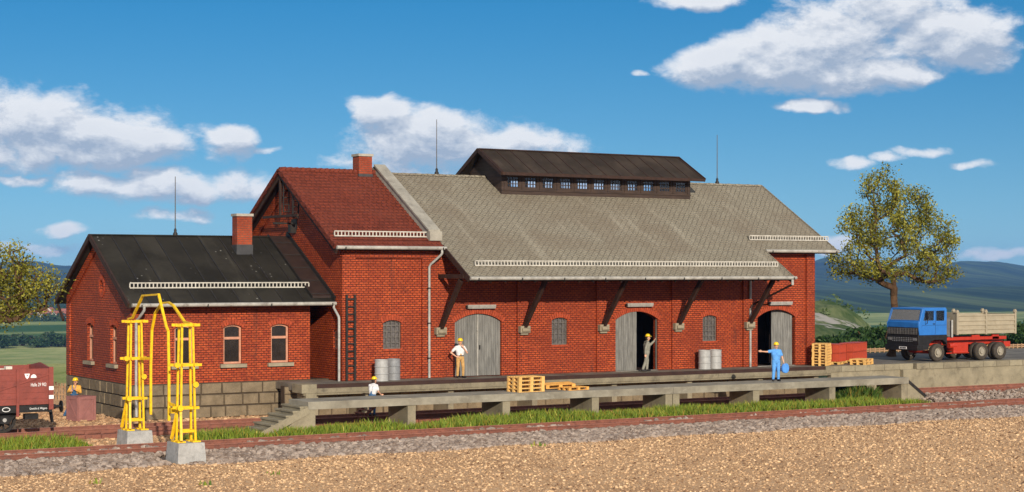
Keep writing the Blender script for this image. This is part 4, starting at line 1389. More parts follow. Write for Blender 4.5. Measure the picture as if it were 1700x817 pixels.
# ---- loading gauge: two yellow trestles with swinging template bars over the near track
GA = thing('loading_gauge', 'yellow steel loading gauge with two trestle towers and bent template bars over the near track', 'loading gauge', (-17.5, -12.6, 0))


def tower(yc, sgn):
    for (sx, sy) in ((0, 0),):
        m = MB(); m.hexa([(-18.0, yc - .60, -.05), (-17.0, yc - .60, -.05), (-17.0, yc + .60, -.05), (-18.0, yc + .60, -.05), (-17.95, yc - .55, .68), (-17.05, yc - .55, .68), (-17.05, yc + .55, .68), (-17.95, yc + .55, .68)])
        m.build('footing', M['base'], GA)
    T = lambda x, y, z: (x, y, z)
    for dx in (-.26, .26):
        for dy in (-.2, .2):
            m = MB(); m.bar(T(-17.5 + dx, yc + dy, .68), T(-17.5 + dx * .72, yc + dy * .72, 4.62), .066, .066); m.box(-17.5 + dx - .14, -17.5 + dx + .14, yc + dy - .14, yc + dy + .14, .682, .73); m.build('post', M['yellow'], GA)
    for z, e in ((1.05, -.05), (1.82, .06), (3.25, .15), (4.58, .09)):
        m = MB()
        for dy in (-.22, .22): m.box(-17.5 - .34 - e, -17.5 + .34 + e, yc + dy * .8 - .022, yc + dy * .8 + .022, z - .045, z + .045)
        for dx in (-.21, .21): m.box(-17.5 + dx - .022, -17.5 + dx + .022, yc - .24 - e * .6, yc + .24 + e * .6, z - .042, z + .042)
        m.build('cross_bar', M['yellow'], GA)
    m = MB(); m.bar((-17.82, yc - .45, .76), (-17.74, yc - .16, 1.85), .08, .08); m.bar((-17.18, yc + .45, .76), (-17.26, yc + .16, 1.85), .08, .08); m.bar((-17.85, yc + .4, .76), (-17.72, yc + .16, 1.85), .08, .08)
    m.build('strut', M['yellow'], GA)
    m = MB(); m.tube([(-17.26, yc - .32, 2.6), (-17.26, yc - .24, 2.6)], .1, 10); m.tube([(-17.9, yc - .3, 3.26), (-17.9, yc - .22, 3.26)], .09, 10); m.tube([(-17.8, yc - .33, 1.83), (-17.8, yc - .22, 1.83)], .1, 10); m.build('hinge', M['yellow'], GA, smooth=40)


tower(-15.15, 1); tower(-9.95, -1)


def template(x, pts):
    m = MB()
    for a, b in zip(pts, pts[1:]): 
        m.bar((x, a[0], a[1]), (x, b[0], b[1]), .062, .085, up=(1, 0, 0))
    m.build('template_bar', M['yellow'], GA)


template(-17.72, [(-9.9, 4.66), (-10.35, 4.72), (-11.45, 5.52), (-13.1, 5.58), (-13.85, 4.5), (-14.05, 4.35), (-14.12, 2.9), (-14.12, 1.32)])
template(-17.30, [(-15.1, 4.62), (-14.5, 4.66), (-13.4, 5.2), (-12.9, 5.3), (-12.2, 5.26), (-11.55, 4.9), (-11.2, 4.3), (-11.08, 3.0), (-11.08, 1.3)])
m = MB(); m.bar((-17.7, -14.12, 1.9), (-17.6, -14.75, 1.82), .07, .09); m.bar((-17.3, -11.1, 3.3), (-17.4, -10.3, 3.25), .07, .09); m.box(-17.8, -17.6, -14.6, -14.35, 1.6, 1.78); m.build('stay_arm', M['yellow'], GA)

# ================================================================== open goods wagon
WG = thing('goods_wagon', 'reddish brown open goods wagon with plank sides and white lettering at the left edge', 'railway wagon', (-23.6, -4.45, .35))
WX0, WX1, WYF, WYB, WZ0, WZ1 = -27.9, -19.34, -5.92, -3.0, 1.42, 2.76
for y0, y1 in ((WYF, WYF + .07), (WYB - .07, WYB)):
    m = MB(); n = 6; h = (WZ1 - WZ0) / n
    for i in range(n): m.box(WX0, WX1, y0, y1, WZ0 + i * h + .008, WZ0 + (i + 1) * h - .008)
    m.box(WX0, WX1, y0 + .015, y1 - .015, WZ0, WZ1)
    m.build('side_boards', M['wagon'], WG)
for x0 in (WX0, WX1 - .07):
    m = MB(); m.prism([(WYF + .07, WZ0), (WYB - .07, WZ0), (WYB - .07, WZ1), (-4.45, WZ1 + .16), (WYF + .07, WZ1)], lambda u, v, d: (x0 + d, u, v), 0, .07); m.build('end_boards', M['wagon'], WG)
m = MB(); m.box(WX0 + .07, WX1 - .07, WYF + .07, WYB - .07, WZ0, WZ0 + .1); m.build('floor', M['timber'], WG)
for x in (-20.62, -22.3, -24.9, -26.6):
    m = MB(); m.box(x - .05, x + .05, WYF - .06, WYF - .001, WZ0 - .42, WZ1 - .02); m.build('stanchion', M['wagon'], WG)
m = MB(); m.bar((-22.25, WYF - .02, WZ0 + .28), (-19.45, WYF - .02, WZ1 - .22), .035, .06); m.build('diagonal_strap', M['wagon'], WG)
m = MB(); m.box(WX1 - .12, WX1 + .05, WYF - .05, WYF + .06, WZ0 - .2, WZ1 + .05); m.box(WX1 - .1, WX1 + .03, WYB - .06, WYB + .05, WZ0 - .2, WZ1 + .02); m.build('corner_post', M['wagon'], WG)
m = MB()
for z in (1.62, 1.95): m.box(WX1 - .12, WX1 + .054, WYF - .056, WYF - .0505, z, z + .14)
m.build('white_mark', M['white'], WG)
m = MB(); m.box(WX0, WX1, WYF + .06, WYF + .16, WZ0 - .28, WZ0 - .01); m.box(WX0, WX1, WYB - .16, WYB - .06, WZ0 - .28, WZ0 - .01); m.box(WX1 - .12, WX1 + .02, WYF + .0, WYB, WZ0 - .3, WZ0 - .01); m.box(WX0, WX0 + .12, WYF, WYB, WZ0 - .3, WZ0 - .01); m.build('underframe', M['black'], WG)
for y in (-5.33, -3.57):
    m = MB(); m.lathe([(.09, 0), (.09, .28), (.06, .3), (.06, .48)], (WX1 + .02, y, 1.28), 12, 'x'); m.lathe([(.22, 0), (.22, .05), (.1, .08)], (WX1 + .5, y, 1.28), 16, 'x'); m.build('buffer', M['black'], WG, smooth=40)
m = MB(); m.bar((WX1 + .05, -5.5, 1.3), (WX1 + .1, -5.62, .72), .07, .12); m.build('footstep', M['black'], WG)
for xw in (-21.0, -26.2):
    for yw, sg in ((-5.2, -1), (-3.7, 1)):
        m = MB(); ys = yw - .065
        m.lathe([(.40, 0), (.50, 0), (.50, .10), (.53, .1), (.53, .13), (.40, .13), (.40, 0)], (xw, ys, .86), 28, 'y', cap=False); m.lathe([(.0, -.05), (.12, -.05), (.12, .13), (0, .13)], (xw, ys, .86), 12, 'y')
        for k in range(9):
            a = 2 * PI * k / 9; m.bar((xw + .1 * math.cos(a), ys + .05, .86 + .1 * math.sin(a)), (xw + .42 * math.cos(a), ys + .05, .86 + .42 * math.sin(a)), .035, .07)
        m.build('wheel', M['iron'], WG, smooth=40)
    m = MB(); m.prism([(xw - .62, 1.2), (xw + .62, 1.2), (xw + .2, .72), (xw - .2, .72)], lambda u, v, d: (u, d, v), -5.46, -5.40); m.box(xw - .16, xw + .16, -5.56, -5.461, .72, 1.0); m.box(xw - .6, xw + .6, -5.50, -5.461, 1.0, 1.06)
    for k in range(4): m.box(xw - .62 + k * .1, xw + .62 - k * .1, -5.54, -5.462, 1.145 - k * .045, 1.18 - k * .045)
    m.build('axle_guard', M['black'], WG)
    m = MB(); m.lathe([(.075, -.03), (.075, 0), (.04, .0)], (xw, -5.565, .86), 12, 'y'); m.build('axle_cap', M['drum'], WG, smooth=40)
    m = MB(); m.tube([(xw, -5.2, .86), (xw, -3.7, .86)], .07, 10); m.build('axle', M['iron'], WG)
m = MB(); m.box(-20.25, -19.75, -5.6, -5.3, .86, 1.06); m.build('brake_shoe', M['black'], WG); m = MB(); m.box(-23.6, -21.9, -5.3, -4.9, .8, 1.1); m.build('brake_cylinder', M['black'], WG)
m = MB()
rr = random.Random(3)
for i in range(260):
    x = rr.uniform(-27.6, -20.4); y = rr.uniform(-5.7, -3.2); sz = rr.uniform(.12, .26); m.cbox(x, y, 2.25 + .28 * math.exp(-((y + 4.45) / .8) ** 2) + rr.uniform(-.1, .1), sz, sz * 1.2, sz * .8)
m.box(-27.8, -20.3, -5.8, -3.1, WZ0 + .1, 2.3)
M['load'] = m_worn('pale_load', (.62, .56, .47), .2, .9, 4, 20)
ld = m.build('pale_stone_load', M['load'], org=(-24, -4.45, 1.52)); tag(ld, 'heap of pale stone lying inside the brown open wagon', 'stone load')


# ---- lettering as real raised glyphs
def text(body, name, size, loc, mat, parent, rot=(PI / 2, 0, 0), ext=.004, align='LEFT', xs=1.0):
    c = bpy.data.curves.new(name, 'FONT'); c.body = body; c.size = size; c.extrude = ext; c.align_x = align; c.resolution_u = 3; c.offset = .0
    o = bpy.data.objects.new(name, c); COL.objects.link(o)
    dg = bpy.context.evaluated_depsgraph_get(); me = bpy.data.meshes.new_from_object(o.evaluated_get(dg))
    bpy.data.objects.remove(o); bpy.data.curves.remove(c)
    me.name = name; me.materials.clear(); me.materials.append(mat)
    q = bpy.data.objects.new(name, me); COL.objects.link(q)
    og = ORG.get(parent.name, (0, 0, 0)); q.parent = parent
    q.location = (loc[0] - og[0], loc[1] - og[1], loc[2] - og[2]); q.rotation_euler = rot; q.scale = (xs, 1, 1)
    return q


text('Halle 29 902', 'lettering', .185, (-20.13, WYF - .008, 2.10), M['white'], WG, xs=.62)
text('Gewicht d. Wagens', 'lettering', .11, (-20.16, WYF + .05, 1.24), M['white'], WG, xs=.75)
m = MB(); m.prism([(-20.36, 2.58), (-20.16, 2.58), (-20.2, 2.44), (-20.26, 2.38), (-20.32, 2.44)], lambda u, v, d: (u, WYF - d, v), 0.001, .008, [[(-20.29, 2.54), (-20.23, 2.54), (-20.26, 2.47)]]); m.build('emblem', M['white'], WG)
m = MB(); m.prism([(-20.02 + .11 * math.cos(PI * i / 12), 2.42 + .13 * math.sin(PI * i / 12)) for i in range(13)], lambda u, v, d: (u, WYF - d, v), .001, .008); m.build('emblem', M['white'], WG)
m = MB(); N_ = 20; m.prism([(-21.02 + .15 * math.cos(2 * PI * i / N_), 1.27 + .085 * math.sin(2 * PI * i / N_)) for i in range(N_)], lambda u, v, d: (u, WYF + .055 - d, v), .0, .01, [[(-21.02 + .125 * math.cos(2 * PI * i / N_), 1.27 + .065 * math.sin(2 * PI * i / N_)) for i in range(N_)]]); m.build('oval_plate', M['white'], WG)
# ================================================================== goods on the dock, platform and yard
def drum(label, x, y, z, mat, group='steel drums along the dock'):
    t = thing('steel_drum', label, 'drum', (x, y, z), group, local=True, rz=rng.uniform(0, 3))
    m = MB(); r = .315
    m.lathe([(r - .02, 0), (r, .01), (r, .03), (r - .012, .045), (r - .012, .30), (r + .008, .315), (r + .008, .335), (r - .012, .35), (r - .012, .62), (r + .008, .635), (r + .008, .655), (r - .012, .67), (r - .012, .91), (r, .925), (r, .955), (r - .02, .96), (r - .03, .93), (0.01, .93)], n=28)
    m.build('drum_body', mat, t, smooth=35)
    m = MB(); m.lathe([(.045, .93), (.045, .95), (.0, .955)], (.16, 0, 0), 10); m.build('bung', mat, t)
    return t


drum('pale steel drum left of its darker neighbour, under the iron window near the ladder', -3.12, -.95, 1.5, M['drum'])
drum('darker grey steel drum beside a paler one, under the iron window near the ladder', -2.34, -.60, 1.5, M['drumdark'])
drum('left steel drum of the pair under the far iron window', 15.08, -.62, 1.5, M['drum'])
drum('right steel drum of the pair under the far iron window', 15.86, -.50, 1.5, M['drum'])

# pallet: one of each kind built, then copied with its parts
def make_pallet(mat, nm='pallet'):
    t = thing(nm, None, None, (0, 0, 0), None, local=True)
    m = MB()
    for i in range(5): y = -.4 + i * .1725; m.box(-.6, .6, y, y + (.11), .122, .144)
    m.build('deck', mat, t)
    m = MB()
    for x in (-.53, 0, .53): m.box(x - .07, x + .07, -.4, .4, .100, .1215)
    m.build('cross_board', mat, t)
    for x in (-.53, 0, .53):
        for y in (-.345, 0, .345):
            m = MB(); m.box(x - .07, x + .07, y - .055, y + .055, .0225, .0995); m.build('block', mat, t)
    for y in (-.345, 0, .345):
        m = MB(); m.box(-.6, .6, y - .055, y + .055, .0, .022); m.build('runner', mat, t)
    KIDS[t.name] = [c for c in COL.objects if c.parent == t]
    return t


PALA = make_pallet(M['pallet']); PALB = make_pallet(M['pallet2'])
first = {PALA.name: True, PALB.name: True}


def put_pallet(src, label, x, y, z, rz, group=None, tilt=(0, 0), sc=1.0):
    if first.get(src.name): o = src; first[src.name] = False
    else: o = copy_tree(src)
    o.location = (x, y, z); o.rotation_euler = (tilt[0], tilt[1], rz); o.scale = (sc, sc, sc)
    o['label'] = label; o['category'] = 'pallet'
    if group: o['group'] = group
    return o


ordn = ['lowest', 'second lowest', 'second highest', 'topmost']
for i in range(4):
    put_pallet(PALA, '%s pallet of the stack of four standing on the platform edge' % ordn[i], .72 + rng.uniform(-.012, .012), -7.02, PZ1 + i * .163, RAD(4) + rng.uniform(-.01, .01), 'pallets stacked on the platform', sc=1.12)
put_pallet(PALB, 'tilted orange pallet on the platform, leaning on a smaller flat one', 2.62, -6.55, PZ1 + .10, RAD(-14), 'loose pallets on the platform', (RAD(3), RAD(-2)), sc=1.12)
put_pallet(PALB, 'orange pallet lying flat on the platform under the edge of a leaning one', 3.05, -7.15, PZ1 + .001, RAD(8), 'loose pallets on the platform', sc=.95)
o8 = ['lowest', 'second from the bottom', 'third from the bottom', 'fourth from the bottom', 'fourth from the top', 'third from the top', 'second from the top', 'topmost']
for i in range(8):
    put_pallet(PALA, 'pine pallet in the tall shed corner stack, %s of eight' % o8[i], 22.62 + rng.uniform(-.015, .015), -.75 + rng.uniform(-.015, .015), 1.5 + i * .1445, RAD(38) + rng.uniform(-.025, .025), 'tall pallet stack at the shed corner')
put_pallet(PALA, 'lower of the two pallets lying in front of the red boxes', 25.05, -1.12, 1.5, RAD(28), 'low pair of pallets by the red boxes', sc=1.05)
put_pallet(PALA, 'upper of the two pallets lying in front of the red boxes', 25.04, -1.11, 1.653, RAD(27), 'low pair of pallets by the red boxes', sc=1.05)
put_pallet(PALA, 'pallet under the left pile of red boxes', 24.15, -.1, 1.5, RAD(30), 'pallets under red boxes')
put_pallet(PALA, 'pallet under the middle of the long pile of red boxes', 25.75, .62, 1.5, RAD(30), 'pallets under red boxes')
put_pallet(PALA, 'pallet under the right end of the long pile of red boxes', 26.82, 1.22, 1.5, RAD(30), 'pallets under red boxes')


# red boxes
def make_box():
    t = thing('red_box', None, None, (0, 0, 0), None, local=True)
    m = MB(); w_, d_, h_ = .575, .385, .46
    m.box(-w_ / 2 + .04, w_ / 2 - .04, -d_ / 2 + .04, d_ / 2 - .04, .012, h_ - .03)
    m.box(-w_ / 2 + .004, w_ / 2 - .004, -d_ / 2 + .004, d_ / 2 - .004, .18, .21)
    for i in range(6):
        x = -w_ / 2 + .03 + i * (w_ - .06) / 5
        m.box(x - .022, x + .022, -d_ / 2, d_ / 2, .01, h_ - .045)
    for i in range(4):
        y = -d_ / 2 + .03 + i * (d_ - .06) / 3
        m.box(-w_ / 2, w_ / 2, y - .022, y + .022, .012, h_ - .046)
    m.build('box_body', M['redbox'], t)
    m = MB(); m.box(-w_ / 2 - .004, w_ / 2 + .004, -d_ / 2 - .004, d_ / 2 + .004, h_ - .028, h_); m.build('lid', M['redbox'], t)
    KIDS[t.name] = [c for c in COL.objects if c.parent == t]
    return t


RB = make_box(); rb_first = True


def piles(cx, cy, nx, ny, nz, ang, z0, desc, group):
    global rb_first
    ca, sa = math.cos(ang), math.sin(ang)
    for k in range(nz):
        for i in range(nx):
            for j in range(ny):
                o = RB if rb_first else copy_tree(RB)
                rb_first = False
                u = (i - (nx - 1) / 2) * .592; v = (j - (ny - 1) / 2) * .40
                o.location = (cx + u * ca - v * sa, cy + u * sa + v * ca, z0 + k * .4615)
                o.rotation_euler = (0, 0, ang + rng.uniform(-.01, .01))
                col_ = ['left', 'right'][i] if nx == 2 else ['leftmost', 'second from left', 'second from right', 'rightmost'][i]
                o['label'] = 'red box in %s: %s, %s, %s' % (desc, ['bottom layer', 'top layer'][k], col_, ['front row', 'back row'][j])
                o['category'] = 'box'; o['group'] = group


piles(24.15, -.1, 2, 2, 2, RAD(30), 1.646, 'left pile by pallet stack', 'red boxes on pallets')
piles(26.3, .93, 4, 2, 2, RAD(30), 1.646, 'long pile behind two pallets', 'red boxes on pallets')

# packing case at the gable
CR = thing('packing_case', 'tall reddish brown packing case with diagonal battens on the gravel by the office gable', 'crate', (-15.55, 2.85, 0), None, local=True, rz=RAD(16))
w2, d2, h2 = .46, .46, 1.06
m = MB(); m.box(-w2 + .03, w2 - .03, -d2 + .03, d2 - .03, .02, h2 - .03); m.build('case_body', M['crate'], CR)
for sx, sy in ((0, -1), (0, 1), (-1, 0), (1, 0)):
    m = MB(); t_ = .028
    if sx == 0:
        fr = lambda u, v, d: (u, sy * (d2 - .03 + d), v); hw = w2 - .031 + (.0)
    else:
        fr = lambda u, v, d: (sx * (w2 - .03 + d), u, v); hw = d2 - .031
    m.prism([(-hw, .02), (hw, .02), (hw, h2 - .03), (-hw, h2 - .03)], fr, .001, t_, [[(-hw + .1, .12), (hw - .1, .12), (hw - .1, h2 - .13), (-hw + .1, h2 - .13)]])
    a_ = (-hw + .12, .13); b_ = (hw - .12, h2 - .14)
    n_ = Vector((-(b_[1] - a_[1]), b_[0] - a_[0])).normalized() * .045
    m.prism([(a_[0] - n_.x, a_[1] - n_.y), (a_[0] + n_.x, a_[1] + n_.y), (b_[0] + n_.x, b_[1] + n_.y), (b_[0] - n_.x, b_[1] - n_.y)], fr, .001, .022)
    m.build('batten_frame', M['crate'], CR)
m = MB(); m.box(-w2, w2, -d2, d2, h2 - .029, h2); m.build('lid', M['crate'], CR)

# slatted wooden steps against the dock
SL = thing('wooden_steps', 'brown slatted wooden steps tilted on the track below the dock', 'steps', (-5.55, -4.7, .33), None, local=True, rz=RAD(8))
for y in (-.35, .35):
    m = MB(); m.bar((-.5, y, .02), (.35, y, .62), .06, .10); m.build('side_rail', M['rust'], SL)
for i in range(5):
    k = (i + .5) / 5; m = MB(); m.box(-.5 + .85 * k - .10, -.5 + .85 * k + .04, -.44, .44, .06 + .6 * k, .09 + .6 * k); m.build('slat', M['rust'], SL)

# picket fences
def pickets(label, x0, y0, x1, y1, z, n, h=.85):
    t = thing('picket_fence', label, 'fence', (x0, y0, z), 'low picket fences')
    d = Vector((x1 - x0, y1 - y0, 0)); L_ = d.length; d.normalize(); nn = Vector((-d.y, d.x, 0))
    m = MB()
    for i in range(n):
        p = Vector((x0, y0, z)) + d * (L_ * (i + .5) / n); m.bar(p, p + Vector((0, 0, h * rng.uniform(.94, 1.04))), .085, .03, up=nn)
    k = m.build('pickets', M['fence'], t); 
    if n > 100: k['kind'] = 'stuff'
    for zz in (.25, .62) if h > .6 else (.10, .22):
        m = MB(); m.bar(Vector((x0, y0, z + zz)) + nn * .04, Vector((x1, y1, z + zz)) + nn * .04, .04, .08); m.build('rail', M['fence'], t)
    return t


pickets('weathered picket fence on the gravel between the wagon and the office gable', -18.5, 16.4, -11.5, 15.6, 0, 48)
pickets('low picket fence along the back of the yard behind the blue truck', 23.5, 8.8, 60, 8.8, 1.498, 96, .30)

# ================================================================== tipper truck
M['cabin'] = m_worn('cab_lining', (.30, .28, .26), .2, .8, 4, 20)
TK = thing('tipper_truck', 'blue cab tipper truck with red chassis and beige dump body on the yard', 'truck', (32.7, .15, 1.5))
Y0, Y1 = -1.1, 1.38
side = lambda y0, s_: (lambda u, v, d: (u, y0 + s_ * d, v))
cabp = [(29.2, 2.95), (31.22, 2.95), (31.22, 4.34), (31.14, 4.44), (29.52, 4.42), (29.44, 4.36), (29.22, 3.70), (29.14, 3.62), (29.14, 3.36)]
w1_ = [(29.50, 3.74), (30.28, 3.74), (30.28, 4.27), (29.66, 4.27)]
w2_ = [(30.44, 3.72), (31.06, 3.72), (31.06, 4.27), (30.44, 4.27)]
cab = None
m = MB(); m.prism(cabp, side(Y0, 1), 0, .06, [w1_, w2_]); m.prism(cabp, side(Y1, -1), 0, .06, [w1_, w2_])
m.prism([(Y0 + .061, 2.95), (Y1 - .061, 2.95), (Y1 - .061, 4.34), (Y0 + .061, 4.34)], lambda u, v, d: (31.22 - d, u, v), 0, .06, [[(Y0 + .3, 3.74), (Y1 - .3, 3.74), (Y1 - .3, 4.24), (Y0 + .3, 4.24)]])
m.hexa([(29.52, Y0 + .061, 4.36), (31.14, Y0 + .061, 4.38), (31.14, Y1 - .061, 4.38), (29.52, Y1 - .061, 4.36), (29.52, Y0 + .061, 4.42), (31.14, Y0 + .061, 4.44), (31.14, Y1 - .061, 4.44), (29.52, Y1 - .061, 4.42)])
# nose panel and windscreen surround
m.hexa([(29.14, Y0 + .061, 3.36), (29.2, Y0 + .061, 3.36), (29.2, Y1 - .061, 3.36), (29.14, Y1 - .061, 3.36), (29.14, Y0 + .061, 3.62), (29.2, Y0 + .061, 3.62), (29.2, Y1 - .061, 3.62), (29.14, Y1 - .061, 3.62)])
m.hexa([(29.14, Y0 + .061, 3.621), (29.3, Y0 + .061, 3.621), (29.3, Y1 - .061, 3.621), (29.14, Y1 - .061, 3.621), (29.22, Y0 + .061, 3.72), (29.32, Y0 + .061, 3.72), (29.32, Y1 - .061, 3.72), (29.22, Y1 - .061, 3.72)])
ws = lambda u, v, d: (29.225 + (v - 3.70) * .33 + d, u, v)
m.prism([(Y0 + .061, 3.721), (Y1 - .061, 3.721), (Y1 - .061, 4.41), (Y0 + .061, 4.41)], ws, 0, .06, [[(Y0 + .12, 3.76), (Y1 - .12, 3.76), (Y1 - .16, 4.33), (Y0 + .16, 4.33)]])
cab = m.build('cab', M['blue'], TK)
m = MB(); m.prism([(Y0 + .14, 3.76), (Y1 - .14, 3.76), (Y1 - .14, 4.32), (Y0 + .14, 4.32)], ws, .025, .035); m.build('windscreen', M['sheen_glass'], cab)
for y0, s_ in ((Y0, 1), (Y1, -1)):
    for q in (w1_, w2_): m = MB(); m.prism(q, side(y0, s_), .025, .035); m.build('side_window', M['glass'], cab)
m = MB(); m.box(29.24, 29.62, Y0 + .07, Y1 - .07, 3.4, 3.70); m.box(30.62, 30.72, Y0 + .2, Y1 - .2, 3.0, 4.1); m.box(30.2, 30.7, Y0 + .2, Y1 - .2, 3.0, 3.28); m.box(29.2, 31.15, Y0 + .07, Y1 - .07, 2.96, 3.0); m.build('seat_bench', M['cabin'], cab)
m = MB(); m.prism([(Y0 + .25, 3.69), (Y1 - .25, 3.69), (Y1 - .25, 4.29), (Y0 + .25, 4.29)], lambda u, v, d: (31.19 - d, u, v), 0, .01); m.build('rear_window', M['glass'], cab)
m = MB(); m.box(31.06, 31.1, Y0 + .07, Y1 - .07, 3.0, 3.66); m.build('back_lining', M['cabin'], cab)
m = MB(); m.box(29.56, 31.1, Y0 + .07, Y1 - .07, 4.34, 4.352); m.build('headliner', M['cabin'], cab)
m = MB()
for i in range(18):
    a = 2 * PI * i / 18; b_ = 2 * PI * (i + 1) / 18
    m.bar((29.78 + .08 * math.sin(a), -.48 + .23 * math.cos(a), 3.76 + .2 * math.sin(a)), (29.78 + .08 * math.sin(b_), -.48 + .23 * math.cos(b_), 3.76 + .2 * math.sin(b_)), .03, .03)
m.bar((29.78, -.48, 3.76), (29.55, -.48, 3.6), .05, .05); m.build('steering_wheel', M['black'], cab)
m = MB(); m.box(30.36, 30.372, Y0 - .006, Y0, 3.0, 4.3); m.box(29.40, 31.2, Y0 - .006, Y0, 3.48, 3.492); m.build('door_seam', M['black'], cab)
m = MB(); m.box(30.18, 30.32, Y0 - .03, Y0 - .001, 3.54, 3.58); m.build('handle', M['black'], cab)
# grille, lower front, bumper
m = MB(); m.box(29.12, 29.2, Y0 + .06, Y1 - .06, 2.96, 3.355); m.build('grille_panel', M['black'], TK)
m = MB()
for i in range(19): y = Y0 + .14 + i * (Y1 - Y0 - .28) / 18; m.box(29.095, 29.119, y - .014, y + .014, 2.99, 3.33)
for i in range(4): z = 3.02 + i * .09; m.box(29.105, 29.118, Y0 + .1, Y1 - .1, z - .012, z + .012)
M['grille'] = m_worn('grille_bars', (.11, .105, .10), .3, .5, 5, 30)
m.build('grille_bars', M['grille'], TK)
m = MB(); m.box(29.13, 29.5, Y0 + .02, Y1 - .02, 2.30, 2.955); m.box(29.04, 29.5, Y0 - .02, Y1 + .02, 2.12, 2.42)
m.prism([(29.5, 2.16), (29.86, 2.16), (29.92, 2.45), (30.1, 2.62), (30.35, 2.68), (30.9, 2.68), (31.12, 2.55), (31.2, 2.4), (31.24, 2.4), (31.24, 2.945), (29.5, 2.945)], side(Y0, 1), .0, .3)
m.prism([(29.5, 2.16), (29.86, 2.16), (29.92, 2.45), (30.1, 2.62), (30.35, 2.68), (30.9, 2.68), (31.12, 2.55), (31.2, 2.4), (31.24, 2.4), (31.24, 2.945), (29.5, 2.945)], side(Y1, -1), .0, .3)
m.build('bumper_and_arches', M['black'], TK)
m = MB()
for i in range(12):
    for k in range(3):
        y = Y0 + .5 + i * (Y1 - Y0 - 1.0) / 11; m.box(29.118, 29.1295, y - .028, y + .028, 2.60 + k * .085, 2.645 + k * .085)
m.build('vent_slots', M['drumdark'], TK)
for y in (Y0 + .27, Y1 - .27):
    m = MB(); m.box(29.105, 29.129, y - .15, y + .15, 2.64, 2.82); hl = m.build('headlight', M['grille'], TK)
    m = MB(); m.box(29.098, 29.1045, y - .12, y + .12, 2.67, 2.79); m.build('lens', M['sheen_glass'], hl)
m = MB(); m.box(29.02, 29.039, .02 - .3, .02 + .26, 2.19, 2.32); npl = m.build('number_plate', M['white'], TK)
m = MB()
for i, (a_, b_) in enumerate(((.03, .1), (.12, .17), (.2, .24), (.27, .33), (.35, .40), (.42, .48))): m.box(29.015, 29.0195, .26 - b_ - .02, .26 - a_ - .02, 2.215, 2.295)
m.build('plate_characters', M['black'], npl)
m = MB(); m.tube([(29.62, Y0 - .02, 3.55), (29.58, Y0 - .2, 3.6), (29.56, Y0 - .22, 4.22), (29.62, Y0 - .02, 4.28)], .022, 6); m.box(29.52, 29.58, Y0 - .3, Y0 - .12, 3.82, 4.2); m.build('mirror', M['black'], TK)
# chassis
m = MB()
for y in (-.45, .6): m.box(29.4, 36.1, y - .06, y + .06, 2.36, 2.62)
m.box(36.0, 36.1, -.9, 1.15, 2.3, 2.5); m.box(31.4, 31.5, -.45, .6, 2.4, 2.6); m.box(35.75, 36.25, -.95, -.85, 2.2, 2.5)
m.hexa([(31.3, -.9, 2.62), (36.0, -.9, 2.62), (36.0, 1.15, 2.62), (31.3, 1.15, 2.62), (31.5, -.9, 2.80), (36.0, -.9, 2.80), (36.0, 1.15, 2.80), (31.5, 1.15, 2.80)])
m.build('chassis', M['redpaint'], TK)
m = MB(); m.box(31.75, 32.85, -1.08, -.55, 2.02, 2.5); m.lathe([(0.01, 0), (.16, 0), (.16, .5), (.01, .5)], (31.5, -.95, 2.34), 14, 'x'); m.lathe([(0.01, 0), (.09, 0), (.09, 1.1), (.01, 1.1)], (31.7, -1.05, 1.98), 12, 'x'); m.box(31.3, 33.0, -1.0, -.95, 1.9, 1.96); m.build('fuel_tank', M['redpaint'], TK)
m = MB(); m.box(33.3, 33.9, -.92, -.84, 2.62, 2.9); m.box(34.9, 35.4, -.9, -.8, 2.62, 2.92); m.build('hinge_bracket', M['redpaint'], TK)
# dump body
BXa, BXb, BZa, BZb = 31.96, 36.5, 2.96, 4.04
m = MB()
for y0, s_ in ((Y0 - .03, 1), (Y1 + .03, -1)):
    m = MB(); m.prism([(BXa, BZa), (BXb, BZa), (BXb, BZb), (BXa, BZb)], side(y0, s_), .04, .09)
    for z in (BZa, BZa + .22, BZa + .46, BZa + .7, BZb - .10):
        a_, b_ = sorted((y0, y0 + s_ * .039)); m.box(BXa, BXb, a_, b_, z, z + .10)
    m.build('dump_side', M['beige'], TK)
m = MB()
for x in (BXa + .04, 34.18, BXb - .04):
    for y0, s_ in ((Y0 - .03, 1), (Y1 + .03, -1)):
        m = MB(); a_, b_ = sorted((y0 - s_ * .03, y0 + s_ * .12)); m.box(x - .06, x + .06, a_, b_, BZa - .04, BZb + .1)
        m.hexa([(x - .13, a_, BZb + .1), (x + .13, a_, BZb + .1), (x + .13, b_, BZb + .1), (x - .13, b_, BZb + .1), (x - .03, a_, BZb + .26), (x + .03, a_, BZb + .26), (x + .03, b_, BZb + .26), (x - .03, b_, BZb + .26)])
        m.build('dump_post', M['beige'], TK)
m = MB(); m.box(BXa, BXb, Y0 + .07, Y1 - .07, BZa, BZa + .08); m.box(BXa, BXa + .06, Y0 + .07, Y1 - .07, BZa + .081, BZb + .12); m.box(BXb - .06, BXb, Y0 + .07, Y1 - .07, BZa + .081, BZb); m.build('dump_floor', M['beige'], TK)
m = MB(); m.box(31.34, 31.6, -.95, 1.2, 2.85, 3.9); m.box(31.62, 31.86, -.8, -.3, 2.8, 3.7)
for i in range(7): m.box(31.605, 31.63, -.9, 1.1, 2.95 + i * .13, 3.0 + i * .13)
m.build('air_stack', M['grille'], TK)
m = MB(); m.tube([(31.72, -.98, 2.8), (31.72, -.98, 3.75)], .06, 10); m.build('exhaust', M['pipe'], TK)


